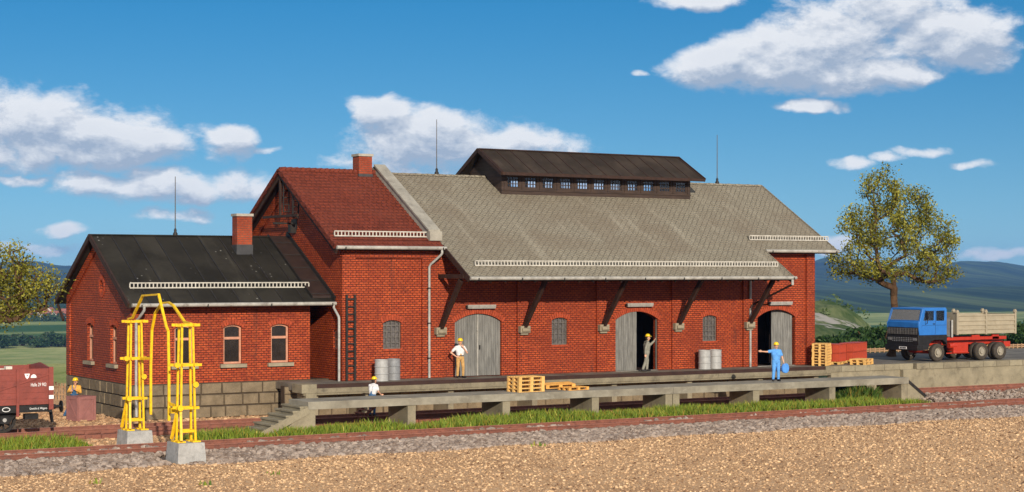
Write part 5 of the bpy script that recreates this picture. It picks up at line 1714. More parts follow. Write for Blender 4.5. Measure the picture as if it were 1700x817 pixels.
def wheel(x, y, rad, wid, out):
    m = MB(); h = wid / 2; r0 = rad
    m.lathe([(r0 * .54, -h), (r0 * .8, -h * 1.05), (r0 * .96, -h * .85), (r0, -h * .55), (r0, h * .55), (r0 * .96, h * .85), (r0 * .8, h * 1.05), (r0 * .54, h), (r0 * .54, -h)], (x, y, 1.5 + rad), 30, 'y', cap=False)
    t_ = m.build('wheel', M['tyre'], TK, smooth=50)
    m = MB(); s_ = out * h
    m.lathe([(r0 * .57, s_ * .86), (r0 * .50, s_ * .9), (r0 * .46, s_ * .45), (r0 * .28, s_ * .4), (r0 * .26, s_ * 1.0), (r0 * .14, s_ * 1.05), (0.005, s_ * 1.05)], (x, y, 1.5 + rad), 24, 'y', cap=False)
    m.lathe([(r0 * .57, -s_ * .7), (.01, -s_ * .6)], (x, y, 1.5 + rad), 24, 'y', cap=False)
    for k in range(8):
        a = 2 * PI * k / 8; m.lathe([(.02, s_ * .5), (.02, s_ * .62), (.002, s_ * .62)], (x + r0 * .38 * math.cos(a), y, 1.5 + rad + r0 * .38 * math.sin(a)), 6, 'y', cap=False)
    m.build('rim', M['rim'], t_, smooth=40)


wheel(30.62, -.92, .49, .30, -1); wheel(30.62, 1.2, .49, .30, 1)
for x in (33.86, 35.28):
    wheel(x, -1.0, .49, .28, -1); wheel(x, -.66, .49, .28, 1); wheel(x, 1.28, .49, .28, 1); wheel(x, .94, .49, .28, -1)
m = MB()
for x in (30.62, 33.86, 35.28): m.tube([(x, -.9, 1.99), (x, 1.2, 1.99)], .09, 10)
m.build('axles', M['redpaint'], TK)

for o in list(COL.objects):
    if o.type == 'MESH' and o.parent is not None and (o.parent == TK or o.parent == cab) and o.name.split('.')[0] in ('cab', 'bumper_and_arches', 'fuel_tank', 'dump_side', 'dump_post', 'chassis', 'mirror', 'grille_panel'):
        b_ = o.modifiers.new('soft_edges', 'BEVEL'); b_.width = .035 if o.name.startswith('cab') else .02; b_.segments = 3; b_.limit_method = 'ANGLE'; b_.angle_limit = RAD(28)
        o.data.shade_smooth(); o.data.set_sharp_from_angle(angle=RAD(50))
# ================================================================== people: one continuous remeshed body each
M['skin'] = m_worn('skin', (.60, .33, .21), .08, .55, 8, 40, spec=.3, bump=.05)
M['eye'] = m_worn('eye_dark', (.03, .018, .014), .2, .4, 8, 40)
M['lip'] = m_worn('lip', (.42, .13, .10), .1, .5, 8, 40)
M['hairdark'] = m_worn('dark_hair', (.025, .014, .009), .4, .6, 12, 60)
M['helmet'] = m_worn('yellow_helmet', (.80, .52, .006), .06, .35, 4, 30, spec=.5, bump=.02)
M['shoe'] = m_worn('black_shoe', (.015, .013, .013), .3, .5, 8, 40)
M['shirt'] = m_worn('white_shirt', (.66, .65, .64), .16, .8, 9, 30, bump=1.0)
M['tan'] = m_worn('tan_trousers', (.50, .29, .10), .22, .8, 9, 30, bump=1.0)
M['overall'] = m_worn('grey_overall', (.235, .225, .18), .22, .8, 9, 30, bump=1.0)
M['bluework'] = m_worn('light_blue_workwear', (.10, .31, .68), .22, .8, 9, 30, bump=1.0)
M['jean'] = m_worn('denim', (.04, .11, .22), .22, .8, 9, 30, bump=1.0)
M['sweater'] = m_worn('ochre_sweater', (.62, .33, .06), .22, .8, 9, 30, bump=1.0)
M['bag'] = m_worn('blue_bag', (.075, .26, .66), .15, .6, 8, 40)
M['belt'] = M['shoe']


def cone(V, Fc, a, b, ra, rb, n=12):
    """capsule with two radii"""
    a = Vector(a); b = Vector(b); d = b - a; L_ = d.length
    d = d.normalized() if L_ > 1e-6 else Vector((0, 0, 1))
    u = d.cross(Vector((.3, .5, .81))).normalized(); w_ = d.cross(u)
    rings = []
    K = 4
    for i in range(K + 1):
        t = -PI / 2 + (PI / 2) * i / K; rings.append((a + d * (ra * math.sin(t)), ra * math.cos(t)))
    for i in range(K + 1):
        t = (PI / 2) * i / K; rings.append((b + d * (rb * math.sin(t)), rb * math.cos(t)))
    base = len(V)
    for c, r_ in rings:
        for j in range(n):
            t = 2 * PI * j / n; V.append(c + (u * math.cos(t) + w_ * math.sin(t)) * max(r_, 1e-4))
    for i in range(len(rings) - 1):
        for j in range(n):
            Fc.append((base + i * n + j, base + i * n + (j + 1) % n, base + (i + 1) * n + (j + 1) % n, base + (i + 1) * n + j))
    Fc.append(tuple(base + n - 1 - j for j in range(n))); Fc.append(tuple(base + (len(rings) - 1) * n + j for j in range(n)))


def seg_d(p, a, b, ra, rb):
    ab = b - a; l2 = ab.length_squared
    t = max(0, min(1, (p - a).dot(ab) / l2)) if l2 > 1e-9 else 0
    return (p - (a + ab * t)).length - (ra + (rb - ra) * t)


def hand(segs, w_, d, lat, curl, mat='skin'):
    """palm, four unequal fingers and a thumb; d = hand direction, lat = towards the thumb"""
    d = Vector(d).normalized(); lat = Vector(lat); lat = (lat - d * lat.dot(d)).normalized(); nrm = d.cross(lat)
    for k in (-.5, .5): segs.append((w_ + lat * .020 * k, w_ + d * .085 + lat * .055 * k, .021, .021, mat))
    for k, ln in zip((-1.5, -.5, .5, 1.5), (.058, .072, .078, .068)):
        r0 = w_ + d * .09 + lat * (.0225 * k)
        c1 = curl * .7; c2 = curl * 1.7
        p1 = r0 + (d * math.cos(c1) + nrm * math.sin(c1)) * ln * .55
        p2 = p1 + (d * math.cos(c2) + nrm * math.sin(c2)) * ln * .5
        segs.append((r0, p1, .0105, .0100, mat)); segs.append((p1, p2, .0100, .0088, mat))
    t0 = w_ + d * .03 + lat * .03; t1 = t0 + (d * .6 + lat * .7).normalized() * .045; t2 = t1 + (d * .95 + lat * .2 + nrm * .2).normalized() * .035
    segs.append((t0, t1, .013, .011, mat)); segs.append((t1, t2, .011, .009, mat))


def person(label, loc, rz, J, top, bot, arm='top', group=None, helmet='helmet', glove=False, hair=None, sitting=False, long_hair=False, belt=True, collar=None, head_turn=0.0, sc=1.0, bib=None, sunglasses=False, root=None, bulk=1.1):
    j = dict(pel=(0, 0, .93), chest=(0, -.01, 1.27), neck=(0, 0, 1.475), head=(0, -.02, 1.625),
             hipR=(-.092, 0, .92), hipL=(.092, 0, .92), kneR=(-.11, -.02, .50), kneL=(.11, -.02, .50), ankR=(-.12, .02, .085), ankL=(.12, .02, .085),
             toeR=(-.15, -.15, .035), toeL=(.15, -.15, .035),
             shR=(-.185, .005, 1.41), shL=(.185, .005, 1.41), elR=(-.25, .02, 1.13), elL=(.25, .02, 1.13), wrR=(-.25, -.06, .88), wrL=(.25, -.06, .88),
             hdR=(0, -.1, -1), hdL=(0, -.1, -1), ltR=(0, -1, 0), ltL=(0, -1, 0), cuR=.5, cuL=.5)
    j.update(J); v = lambda k: Vector(j[k])
    S = []
    A = S.append
    # trunk
    A((v('hipR') + Vector((.02, 0, .01)), v('hipL') + Vector((-.02, 0, .01)), .105, .105, 'bot'))
    A((v('pel'), v('pel') + (v('chest') - v('pel')) * .45, .125, .118, 'bot' if bib is None and not sitting else 'top'))
    wst = v('pel') + (v('chest') - v('pel')) * .38
    for k in (-.055, .055):
        sd_ = (v('shL') - v('shR')).normalized() * k
        A((wst + sd_ * .9, v('chest') + sd_ * 1.5, .112, .125, 'top'))
        A((v('chest') + sd_ * 1.6, v('chest') + sd_ * 1.9 + (v('neck') - v('chest')) * .5, .115, .085, 'top'))
    for s_ in 'RL':
        A((v('chest') + (v('neck') - v('chest')) * .62, v('sh' + s_), .085, .066, 'top'))
        A((v('neck') + Vector((0, 0, .0)), v('sh' + s_), .05, .058, 'top'))
        A((v('hip' + s_), v('kne' + s_), .094, .066, 'bot')); A((v('kne' + s_), v('ank' + s_) + Vector((0, 0, .05)), .064, .052, 'bot'))
        an, to = v('ank' + s_), v('toe' + s_)
        A((an + (an - to).normalized() * .05 + Vector((0, 0, -.035)), to, .046, .038, 'shoe')); A((an, an + Vector((0, 0, .02)), .045, .045, 'shoe'))
        el_, wr = v('el' + s_), v('wr' + s_)
        sh = v('sh' + s_)
        if arm == 'short':
            A((sh, sh + (el_ - sh) * .62, .064, .062, 'top')); A((sh, el_, .050, .042, 'skin')); A((el_, wr, .042, .030, 'skin'))
        else:
            A((sh, el_, .062, .052, arm)); A((el_, wr, .050, .040, arm))
        hand(S, wr + (wr - el_).normalized() * .02, j['hd' + s_], j['lt' + s_], j['cu' + s_])
    # neck and head
    hd = v('head'); nk = v('neck')
    ct, st = math.cos(head_turn), math.sin(head_turn)
    H = lambda x, y, z: hd + Vector((x * ct - y * st, x * st + y * ct, z))
    A((nk - Vector((0, 0, .02)), hd + Vector((0, 0, -.06)), .058, .054, 'skin'))
    A((H(0, .022, .035), H(0, -.012, .03), .098, .090, 'skin')); A((H(0, -.025, -.02), H(0, -.035, -.075), .076, .048, 'skin'))
    A((H(0, -.10, .012), H(0, -.122, -.022), .010, .015, 'skin')); A((H(-.03, -.088, .028), H(.03, -.088, .028), .016, .016, 'skin'))
    for s_ in (-1, 1): A((H(s_ * .088, .01, .02), H(s_ * .09, .012, -.02), .016, .013, 'skin'))
    A((H(-.018, -.092, -.052), H(.018, -.092, -.052), .010, .010, 'lip'))
    hair_c = (H(0, .035, .045), H(0, .04, -.0), .104, .098)
    if hair: A((H(0, .03, .05), H(0, .04, -.02), .103, .094, 'hair'))
    if long_hair: A((H(0, .05, .0), H(0, .06, -.14), .095, .075, 'hair'))
    V = []; Fc = []
    S = [(a, b, ra * bulk, rb * bulk, mt) if mt in ('top', 'bot', 'shoe') else (a, b, ra, rb, mt) for a, b, ra, rb, mt in S]
    for a, b, ra, rb, mt in S: cone(V, Fc, a, b, ra, rb)
    me = bpy.data.meshes.new('tmp'); me.from_pydata([tuple(q) for q in V], [], Fc)
    bm = bmesh.new(); bm.from_mesh(me); bmesh.ops.recalc_face_normals(bm, faces=bm.faces); bm.to_mesh(me); bm.free()
    o = bpy.data.objects.new('tmp', me); COL.objects.link(o)
    md = o.modifiers.new('r', 'REMESH'); md.mode = 'VOXEL'; md.voxel_size = .0095
    m2 = o.modifiers.new('s', 'SMOOTH'); m2.factor = .5; m2.iterations = 2
    dg = bpy.context.evaluated_depsgraph_get(); bd = bpy.data.meshes.new_from_object(o.evaluated_get(dg))
    bpy.data.objects.remove(o); bpy.data.meshes.remove(me)
    bd.name = 'body'
    keys = ['skin', 'top', 'bot', 'shoe', 'lip', 'hair', 'eye', 'belt', 'bib']
    mm = dict(skin=M['skin'], top=M[top], bot=M[bot], shoe=M['shoe'], lip=M['lip'], hair=M[hair or 'hairdark'], eye=M['eye'], belt=M['belt'], bib=M[bib or bot])
    bd.materials.clear()
    for k in keys: bd.materials.append(mm[k])
    eyes = [H(s_ * .034, -.098, .012) for s_ in (-1, 1)]
    idx = []
    SS = [(Vector(a), Vector(b), ra, rb, mt) for a, b, ra, rb, mt in S]
    chest = v('chest')
    for p in bd.polygons:
        c = p.center
        best = 9; bk = 'skin'
        for a, b, ra, rb, mt in SS:
            if abs(c.z - a.z) > .5: continue
            d = seg_d(c, a, b, ra, rb)
            if mt in ('top', 'bot', 'overall'): d -= .004
            if d < best: best = d; bk = mt
        if bk == 'skin' and min((c - e).length for e in eyes) < (.026 if sunglasses else .012): bk = 'eye'
        if belt and bk in ('top', 'bot') and abs((c - wst).dot((chest - wst).normalized()) + .03) < .020: bk = 'belt'
        if bib and bk == 'top':
            q = c - chest
            if (c.y < chest.y + .0 and abs(q.x) < .105 and q.z < .05) or (.06 < abs(q.x) < .105 and q.z >= .05 and abs(c.x) < .12): bk = 'bib'
            if q.z < -.15 and abs(q.x) < .2 and best < .02: bk = 'bib'
        idx.append(keys.index(bk))
    bd.polygons.foreach_set('material_index', idx); bd.shade_smooth()
    body = bpy.data.objects.new('person', bd); COL.objects.link(body)
    body.location = loc; body.rotation_euler = (0, 0, rz); body.scale = (sc, sc, sc)
    ORG[body.name] = (0, 0, 0)
    tag(body, label, 'person', group)
    if helmet:
        m = MB()
        n = 24; prof = [(.118, .035), (.119, .06), (.113, .10), (.095, .135), (.062, .158), (.022, .168), (0.002, .169)]
        m.lathe([(.108, .03)] + prof, (0, 0, 0), n)
        brim = MB()
        m.lathe([(.150, .030), (.152, .036), (.117, .048), (.112, .034), (.150, .030)], (0, 0, 0), n, cap=False)
        m.hexa([(-.07, -.20, .026), (.07, -.20, .026), (.10, -.10, .036), (-.10, -.10, .036), (-.065, -.198, .034), (.065, -.198, .034), (.10, -.10, .052), (-.10, -.10, .052)])
        m.bar((0, -.115, .075), (0, .115, .075), .001, .001)
        m.v = [(hd.x + (p[0] * ct - p[1] * st), hd.y + .005 + (p[0] * st + p[1] * ct), hd.z + .035 + p[2] * .95 + .02) for p in m.v]
        m.build('safety_helmet', M[helmet], body, smooth=40)
    return body


person('worker in white shirt and tan trousers by the closed door, hand at chin', (1.02, -.72, 1.5), RAD(-12),
       dict(elR=(-.42, .06, 1.16), wrR=(-.22, -.06, 1.0), hdR=(.9, -.2, -.3), ltR=(0, -.3, 1), cuR=.7, elL=(.30, -.12, 1.16), wrL=(.10, -.20, 1.40), hdL=(-.35, .25, .9), ltL=(-.8, -.3, 0), cuL=.9, kneL=(.14, -.03, .50), ankL=(.15, .02, .085), toeL=(.22, -.13, .035)),
       'shirt', 'tan', 'short', 'workers on the dock and platform')
person('worker in grey overalls leaning in the half open doorway with one arm raised', (11.55, -.62, 1.5), RAD(72),
       dict(head=(0, -.06, 1.63), neck=(0, -.03, 1.475), elR=(-.23, .12, 1.14), wrR=(-.24, .14, .88), hdR=(0, .0, -1), elL=(.20, -.25, 1.30), wrL=(.17, -.42, 1.46), hdL=(0, -.35, .9), ltL=(-1, 0, 0), cuL=.2,
            kneR=(-.10, .08, .50), ankR=(-.11, .22, .085), toeR=(-.12, .07, .035), kneL=(.10, -.06, .5), ankL=(.10, -.04, .085), toeL=(.11, -.20, .035)),
       'overall', 'overall', 'top', 'workers on the dock and platform', belt=False, hair='hairdark', head_turn=RAD(-20), bulk=1.25)
bw = person('worker in light blue on the platform, pointing left and holding a blue bag', (14.42, -7.0, PZ1), RAD(-22),
            dict(elR=(-.45, -.06, 1.38), wrR=(-.70, -.12, 1.40), hdR=(-1, -.1, .12), ltR=(0, -.2, 1), cuR=.15, elL=(.29, -.02, 1.14), wrL=(.33, -.10, .90), hdL=(.1, -.1, -1), cuL=1.0, kneR=(-.12, -.05, .5), ankR=(-.14, -.02, .085), toeR=(-.18, -.18, .035)),
            'bluework', 'bluework', 'short', 'workers on the dock and platform', belt=False, bulk=1.28)
m = MB(); N_ = 18
prof = [(.0, .0), (.14, -.02), (.21, -.10), (.235, -.24), (.20, -.40), (.12, -.47), (-.02, -.48), (-.14, -.44), (-.19, -.32), (-.18, -.16), (-.10, -.03)]
m.prism(prof, lambda u, v, d: (u, d, v), -.055, .055)
c_, s_ = math.cos(RAD(-22)), math.sin(RAD(-22)); hx, hy = .37, -.12
m.v = [(14.42 + hx * c_ - hy * s_ + p[0] * .95 + .03, -7.0 + hx * s_ + hy * c_ + p[1], PZ1 + .84 + p[2] * .95) for p in m.v]
bgo = m.build('work_bag', M['bag'], org=(14.9, -7.1, PZ1 + .4), smooth=50); tag(bgo, 'blue cloth bag hanging from the hand of the worker in light blue', 'bag')
md = bgo.modifiers.new('b', 'BEVEL'); md.width = .03; md.segments = 3
person('worker in white t-shirt and jeans on the track, holding brown wooden steps', (-5.25, -4.35, .26), RAD(118),
       dict(chest=(0, -.06, 1.25), neck=(0, -.10, 1.455), head=(0, -.15, 1.60), shR=(-.185, -.08, 1.39), shL=(.185, -.08, 1.39), elR=(-.24, -.14, 1.12), elL=(.24, -.14, 1.12), wrR=(-.22, -.34, .98), wrL=(.22, -.34, .98), hdR=(0, -1, -.2), hdL=(0, -1, -.2), ltR=(.6, 0, .8), ltL=(-.6, 0, .8), cuR=.9, cuL=.9),
       'shirt', 'jean', 'short', belt=False, hair='hairdark', head_turn=RAD(-25), sc=.93)
person('worker in ochre sweater and blue dungarees leaning behind the packing case', (-15.42, 4.25, 0), RAD(-32),
       dict(chest=(.03, -.06, 1.23), neck=(.06, -.10, 1.43), head=(.08, -.14, 1.57), shR=(-.13, -.05, 1.37), shL=(.24, -.05, 1.37), elR=(-.24, -.10, 1.16), wrR=(-.10, -.27, 1.20), hdR=(.9, -.3, .2), ltR=(0, -.2, 1), cuR=.7, elL=(.30, -.12, 1.14), wrL=(.16, -.28, 1.24), hdL=(-.5, -.3, .7), ltL=(-1, 0, 0), cuL=.6,
            hipR=(-.10, .04, .90), hipL=(.08, .04, .90), pel=(-.02, .04, .91), kneR=(-.26, .06, .48), ankR=(-.46, .10, .085), toeR=(-.52, -.06, .035), kneL=(-.06, .06, .48), ankL=(-.20, .12, .085), toeL=(-.24, -.05, .035)),
       'sweater', 'jean', 'top', belt=False, hair='hairdark', long_hair=True, bib='jean', sunglasses=True)
person('driver in a pale shirt seated behind the wheel of the blue truck', (30.38, -.48, 2.50), RAD(-90),
       dict(hipR=(-.09, 0, .86), hipL=(.09, 0, .86), pel=(0, .02, .88), kneR=(-.13, -.42, .86), kneL=(.13, -.42, .86), ankR=(-.13, -.50, .45), ankL=(.13, -.50, .45), toeR=(-.13, -.66, .41), toeL=(.13, -.66, .41),
            elR=(-.27, -.20, 1.18), wrR=(-.16, -.44, 1.26), hdR=(.1, -.9, .3), ltR=(.6, 0, .8), cuR=.9, elL=(.27, -.20, 1.18), wrL=(.16, -.44, 1.26), hdL=(-.1, -.9, .3), ltL=(-.6, 0, .8), cuL=.9),
       'shirt', 'jean', 'short', helmet=None, hair='hairdark', belt=False, sitting=True)
HAZE = 6.5e-5
# ================================================================== trees, bushes, far things
def m_leaf(name, c0, c1, c2, tr=.35):
    m = bpy.data.materials.new(name); m.use_nodes = True; t = NT(m.node_tree)
    out = t.n('ShaderNodeOutputMaterial'); p = t.n('ShaderNodeBsdfPrincipled'); tl = t.n('ShaderNodeBsdfTranslucent'); mx = t.n('ShaderNodeMixShader')
    at = t.n('ShaderNodeAttribute', attribute_name='tone'); ramp = t.n('ShaderNodeValToRGB'); cr = ramp.color_ramp
    cr.elements[0].color = c0 + (1,); cr.elements[1].color = c2 + (1,); e = cr.elements.new(.5); e.color = c1 + (1,)
    t.link(at.outputs['Fac'], ramp.inputs[0]); t.link(ramp.outputs[0], p.inputs['Base Color']); t.link(ramp.outputs[0], tl.inputs[0])
    p.inputs['Roughness'].default_value = .55; p.inputs['Specular IOR Level'].default_value = .25
    mx.inputs[0].default_value = tr; t.link(p.outputs[0], mx.inputs[1]); t.link(tl.outputs[0], mx.inputs[2]); t.link(mx.outputs[0], out.inputs[0])
    return m


M['leaf'] = m_leaf('olive_leaves', (.055, .06, .007), (.20, .19, .018), (.52, .48, .085))
M['bush'] = m_leaf('bush_leaves', (.016, .042, .010), (.035, .075, .016), (.075, .12, .03), .2)
M['scrub'] = m_leaf('scrub_leaves', (.03, .06, .014), (.07, .11, .03), (.13, .17, .06), .2)
M['hedge'] = m_leaf('far_hedge_leaves', (.010, .030, .010), (.022, .05, .014), (.05, .085, .03), .1)


def leaves(name, pts, mat, size, parent=None, org=(0, 0, 0), seed=1, tone=None):
    r = random.Random(seed); V = []; Fc = []; T_ = []
    for k, (x, y, z) in enumerate(pts):
        s_ = size * r.uniform(.65, 1.3)
        a = Vector((r.gauss(0, 1), r.gauss(0, 1), r.gauss(0, 1))).normalized(); b = a.cross(Vector((r.gauss(0, 1), r.gauss(0, 1), r.gauss(0, 1)))).normalized()
        b2 = b * .62
        c = Vector((x - org[0], y - org[1], z - org[2])); i = len(V)
        V += [c - a * s_, c + b2 * s_ * .8 - a * s_ * .1, c + a * s_, c - b2 * s_ * .8 + a * s_ * .1]; Fc.append([i, i + 1, i + 2, i + 3])
        t = (tone[k] if tone else .5) + r.gauss(0, .2); T_ += [min(1, max(0, t))] * 4
    me = bpy.data.meshes.new(name); me.from_pydata([tuple(q) for q in V], [], Fc); me.materials.append(mat)
    at = me.attributes.new('tone', 'FLOAT', 'POINT'); at.data.foreach_set('value', T_); me.update()
    o = bpy.data.objects.new(name, me); COL.objects.link(o)
    if parent is not None: o.parent = parent
    else: o.location = org
    return o


def tree(label, base, top, lobes, trunk_r, seed, nclump, per, leaf, fork=.28, spread=.33, cards=None):
    """branches grown towards points scattered in the crown's lobes; leaves gathered round the twig ends"""
    r = random.Random(seed); base = Vector(base)
    t = thing('broadleaf_tree', label, 'tree', tuple(base))
    pts = []
    tot = sum(l[6] for l in lobes)
    for (cx, cy, cz, rx, ry, rz_, wt) in lobes:
        n = int(nclump * wt / tot)
        while n > 0:
            q = Vector((r.uniform(-1, 1), r.uniform(-1, 1), r.uniform(-1, 1)))
            if q.length > 1: continue
            rad = q.length
            if r.random() > .25 + .75 * rad: continue
            pts.append(Vector((cx + q.x * rx, cy + q.y * ry, cz + q.z * rz_))); n -= 1
    # trunk nodes
    H = top - base.z
    nodes = []; par = []
    lean = Vector((r.uniform(-.04, .04), r.uniform(-.04, .04), 0)) * H
    for i in range(12):
        k = i / 11; nodes.append(base + Vector((lean.x * k + .05 * math.sin(k * 4 + seed), lean.y * k + .05 * math.sin(k * 4 + 2), H * .21 * k))); par.append(i - 1)
    minz = base.z + H * fork
    start = [i for i in range(12) if nodes[i].z >= minz] or [9, 10, 11]
    pts.sort(key=lambda q: (q - Vector((base.x, base.y, minz + .5))).length)
    ends = []
    act = list(start)
    for q in pts:
        best = None; bd = 1e9
        for i in act:
            n = nodes[i]; d = q - n; c = d.length + (max(0, n.z - q.z + .25) * 1.6)
            if c < bd: bd = c; best = i
        n = nodes[best]; d = q - n; L_ = d.length
        st = max(1, int(L_ / .42)); prev = best
        for k in range(1, st + 1):
            f = k / st; p = n + d * f + Vector((0, 0, -.10 * math.sin(PI * f) * L_ * .6)) + Vector((r.gauss(0, .035), r.gauss(0, .035), r.gauss(0, .03)))
            nodes.append(p); par.append(prev); prev = len(nodes) - 1; act.append(prev)
        ends.append(prev)
    w_ = [0.0] * len(nodes); ch = [0] * len(nodes)
    for i in range(len(nodes) - 1, -1, -1):
        if ch[i] == 0: w_[i] = 1.0
        if par[i] >= 0: w_[par[i]] += w_[i]; ch[par[i]] += 1
    wmax = w_[0]
    rad = [max(.012, trunk_r * (x / wmax) ** .5) for x in w_]
    m = MB()
    tp = [nodes[i] for i in range(12)]; tr_ = [rad[i] for i in range(12)]; tr_[0] *= 1.55; tr_[1] *= 1.12
    m.tube(tp, tr_, 12)
    for i in range(12, len(nodes)):
        a, b = nodes[par[i]], nodes[i]
        m.tube([a, b], [min(rad[par[i]], rad[i] * 1.35), rad[i]], 6 if rad[i] > .03 else 4, cap=False)
    m.build('trunk', M['bark'], t, smooth=60)
    lp = []; tn = []
    for e in ends:
        n = nodes[e]; bias = r.uniform(.25, .75)
        for k in range(int(per * r.uniform(.5, 1.5))):
            lp.append((n.x + r.gauss(0, spread), n.y + r.gauss(0, spread), n.z + r.gauss(0, spread * .8))); tn.append(bias)
    leaves('crown', lp, M['leaf'], leaf, t, tuple(base), seed, tn)
    return t


tree('broad olive green tree on the yard behind the blue truck and red boxes', (32.5, 4.6, 1.5), 12.2,
     [(31.7, 4.6, 11.0, 1.2, 1.3, 1.3, .8), (30.4, 4.5, 9.0, 1.5, 1.6, 1.4, .9), (29.6, 4.6, 7.0, 1.35, 1.5, 1.0, .65), (32.2, 4.4, 8.9, 1.6, 1.8, 1.5, .95), (34.5, 4.9, 10.0, 1.35, 1.5, 1.35, .9), (36.2, 5.0, 8.4, 1.35, 1.6, 1.35, .85), (35.7, 4.6, 6.6, 1.4, 1.6, 1.0, .7), (33.6, 4.9, 7.0, 1.6, 1.7, 1.2, .6), (31.4, 4.5, 6.5, 1.2, 1.3, .7, .35)],
     .21, 7, 330, 58, .084, .17, .235)
tree('olive green tree at the left edge whose leaves reach the corner of the office roof', (-19.9, 3.2, 0), 8.2,
     [(-19.2, 3.2, 6.6, 1.8, 1.8, 1.3, 1.0), (-18.6, 3.0, 5.5, 1.9, 1.7, 1.2, 1.0), (-21.0, 3.4, 6.4, 1.9, 1.8, 1.7, .9), (-17.6, 3.0, 5.9, 1.0, .9, .8, .35), (-19.5, 2.2, 4.7, 1.4, 1.2, .7, .35), (-16.9, 2.8, 5.75, .55, .5, .35, .10)],
     .26, 12, 260, 46, .066, .3, .25)


def shrub(label, x, y, z, rx, rz_, mat, n, leaf, name='bush', group=None, cat='bush', seed=1):
    r = random.Random(seed); t = thing(name, label, cat, (x, y, z), group)
    m = MB()
    for k in range(5):
        a = 2 * PI * k / 5 + r.random(); m.tube([(x, y, z - .3), (x + math.cos(a) * rx * .3, y + math.sin(a) * rx * .3, z + rz_ * .9), (x + math.cos(a) * rx * .55, y + math.sin(a) * rx * .55, z + rz_ * 1.4)], [rx * .05, rx * .035, rx * .015], 5)
    m.build('stems', M['bark'], t)
    lob = [(r.uniform(-.55, .55) * rx, r.uniform(-.55, .55) * rx, rz_ * r.uniform(.5, 1.25), rx * r.uniform(.35, .6), r.uniform(.2, .8)) for k in range(9)]
    P = []; tn = []
    for k in range(n):
        l = lob[r.randrange(9)]; q = Vector((r.gauss(0, 1), r.gauss(0, 1), r.gauss(0, 1))).normalized() * (r.uniform(.6, 1.05))
        zz = z + max(0, l[2] + q.z * l[3] * rz_ / rx * .9)
        P.append((x + l[0] + q.x * l[3], y + l[1] + q.y * l[3], zz)); tn.append(l[4])
    leaves('foliage', P, mat, leaf, t, (x, y, z), seed, tn)
    return t


r = random.Random(31)
# bush belt below the yard, behind truck and boxes
where = ['behind the red boxes', 'behind the trunk of the yard tree', 'behind the cab of the truck', 'behind the dump body', 'right of the dump body']
spots = [(1352, 136, 3.0, 553), (1385, 142, 3.4, 560), (1425, 138, 3.2, 552), (1462, 140, 3.5, 535), (1500, 150, 3.4, 545), (1545, 146, 3.2, 542), (1590, 142, 3.6, 528), (1630, 150, 3.8, 538), (1668, 144, 3.6, 545), (1705, 148, 3.8, 530), (1748, 140, 3.6, 540)]
bl = ['at the shed wall', 'behind the tall pallet stack', 'behind the left pile of red boxes', 'behind the long pile of red boxes', 'left of the truck cab, behind the tree', 'behind the truck cab', 'behind the front of the dump body', 'behind the middle of the dump body', 'behind the rear of the dump body', 'at the right edge, beyond the truck', 'at the right edge beyond all others']
for k, (u, s_, rx, vt) in enumerate(spots):
    t_ = (u - 850) / F * s_; x, y, _ = fwd(s_, t_); zt = CAMZ + (454 - vt) / F * s_; zb = ground_z(s_, t_)
    H_ = max(2.5, zt - zb)
    shrub('dark green bush ' + bl[k], x, y, zb, rx, H_ / 1.75, M['bush'], 3000, .22, 'bush', 'bushes below the yard', seed=40 + k)
# hedge clumps out in the meadow on the left
hb = ['big round hedge clump near the left edge of the far meadow', 'hedge clump in the far meadow under the left tree', 'long hedge clump in the middle of the far meadow', 'pale hedge clump in the far meadow left of the office', 'hedge clump touching the office corner in the far meadow']
for k, (u, s_, rx, vt) in enumerate([(5, 1150, 12, 553), (38, 1190, 12, 552), (62, 1160, 9, 556), (85, 1180, 10, 549), (108, 1170, 10, 553), (-25, 1200, 12, 552)]):
    t_ = (u - 850) / F * s_; x, y, _ = fwd(s_, t_); zb = ground_z(s_, t_); H_ = CAMZ + (454 - vt) / F * s_ - zb
    shrub((hb + ['hedge clump cut by the left edge of the picture'])[k], x, y, zb, rx, H_ / 1.75, M['hedge'], 900, 1.3, 'hedge_clump', 'hedge clumps in the meadow', 'hedge', seed=80 + k)
# scrub on the knoll (uncountable)
P = []; tn = []
for i in range(900):
    s_ = r.uniform(190, 520); u = r.uniform(1330, 1760)
    if u < 1470 and r.random() < .72: continue
    t_ = (u - 850) / F * s_
    if mnoise.noise(Vector((u * .03, s_ * .012, 2))) < -.05: continue
    x, y, _ = fwd(s_, t_); z = ground_z(s_, t_)
    if z < -22: continue
    sz = r.uniform(.5, 1.6); b = r.uniform(.1, .9)
    for k in range(26):
        q = Vector((r.gauss(0, 1), r.gauss(0, 1), r.gauss(0, 1))).normalized() * sz
        P.append((x + q.x * 1.3, y + q.y * 1.3, z + sz * .5 + q.z * .8)); tn.append(b)
o = leaves('scrub', P, M['scrub'], .42, None, (0, 0, 0), 3, tn); o['kind'] = 'stuff'

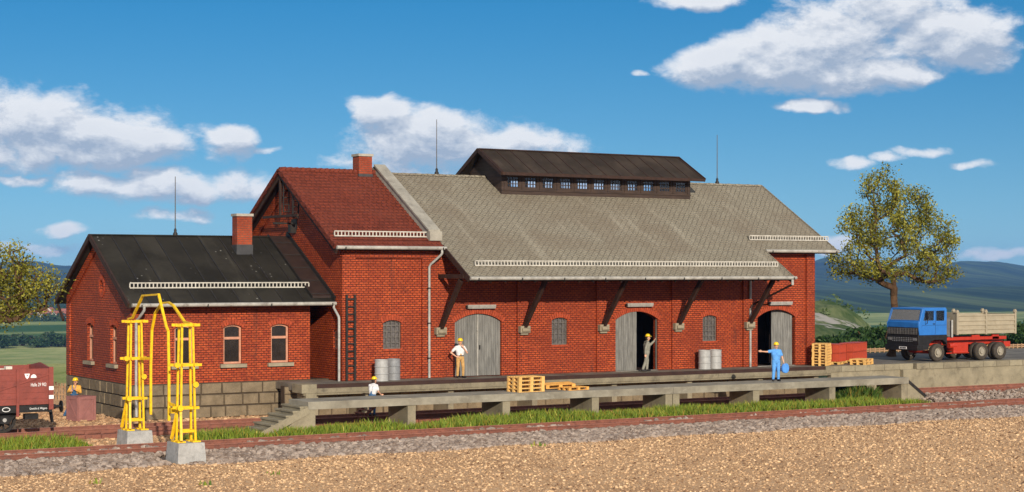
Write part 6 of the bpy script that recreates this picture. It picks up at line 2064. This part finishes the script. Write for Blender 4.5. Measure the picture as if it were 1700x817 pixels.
# far village on the valley floor
M['hwall'] = m_worn('house_plaster', (.52, .47, .40), .15, .8, .3, 2)
M['hroof'] = m_worn('house_roof', (.30, .10, .06), .25, .8, .3, 2)
M['hglass'] = m_worn('house_window', (.05, .05, .06), .3, .4, .3, 2)
HOUSES = []
names = []
for k in range(26):
    u = r.uniform(-10, 118) if k < 22 else r.uniform(118, 160); s_ = r.uniform(1860, 2160)
    HOUSES.append((u, s_))
HOUSES.sort()
for k, (u, s_) in enumerate(HOUSES):
    t_ = (u - 850) / F * s_; x, y, _ = fwd(s_, t_); z = ground_z(s_, t_)
    wd, dp, hh = r.uniform(7, 11), r.uniform(7, 9), r.uniform(3.5, 6)
    h = thing('village_house', 'tiny pale house with red roof in the far village, %s from the left' % (str(k + 1) + ('th' if k % 10 > 2 or k in (10, 11, 12) else ['st', 'nd', 'rd'][k % 10])), 'house', (x, y, z), 'houses of the far village', local=True, rz=r.uniform(-.6, .9))
    m = MB(); m.box(-wd / 2, wd / 2, -dp / 2, dp / 2, -2, hh); m.prism([(-dp / 2, hh), (dp / 2, hh), (0, hh + dp * .42)], lambda a, b, d: (d, a, b), -wd / 2, wd / 2); m.build('wall', M['hwall'], h)
    m = MB()
    for sg in (-1, 1): m.bar((0, sg * (dp / 2 + .5), hh - .3), (0, 0, hh + dp * .42 + .1), wd + 1, .3, up=(0, sg, 1))
    m.build('roof', M['hroof'], h)
    for i in range(3):
        m = MB(); a = -wd / 2 + wd * (i + .5) / 3; m.box(a - .5, a + .5, -dp / 2 - .05, -dp / 2 - .005, hh * .45, hh * .45 + 1.3); m.build('window', M['hglass'], h)
P = []; tn = []
for i in range(420):
    u = r.uniform(-60, 190); s_ = r.choice([r.uniform(1780, 1850), r.uniform(1850, 2320), r.uniform(2180, 2400)]); t_ = (u - 850) / F * s_; x, y, _ = fwd(s_, t_); z = ground_z(s_, t_); sz = r.uniform(2.2, 5.0); b = r.uniform(.1, .8)
    for k in range(26):
        q = Vector((r.gauss(0, 1), r.gauss(0, 1), r.gauss(0, 1))).normalized() * sz; P.append((x + q.x * 1.2, y + q.y * 1.2, z + sz * .7 + q.z)); tn.append(b)
o = leaves('village_woods', P, M['hedge'], 1.5, None, (0, 0, 0), 5, tn); o['kind'] = 'stuff'

# ================================================================== air
HZ_ON = True
if HZ_ON:
    m = bpy.data.materials.new('haze_air'); m.use_nodes = True; t = NT(m.node_tree)
    out = t.n('ShaderNodeOutputMaterial'); pv = t.n('ShaderNodeVolumePrincipled')
    pv.inputs['Color'].default_value = (.22, .48, 1.0, 1); pv.inputs['Density'].default_value = HAZE
    pv.inputs['Anisotropy'].default_value = .0
    t.link(pv.outputs[0], out.inputs['Volume'])
    mb = MB(); c = fwd(5500, 0); cx, cy = c[0], c[1]
    # one closed box, long side along the view into the valley
    P8 = []
    for z in (-75.0, 150.0):
        for s_, t_ in ((-400, -7200), (-400, 7200), (11500, 7200), (11500, -7200)): P8.append(fwd(s_, t_, z))
    mb.hexa(P8)
    hz = mb.build("haze", m); hz["kind"] = "stuff"
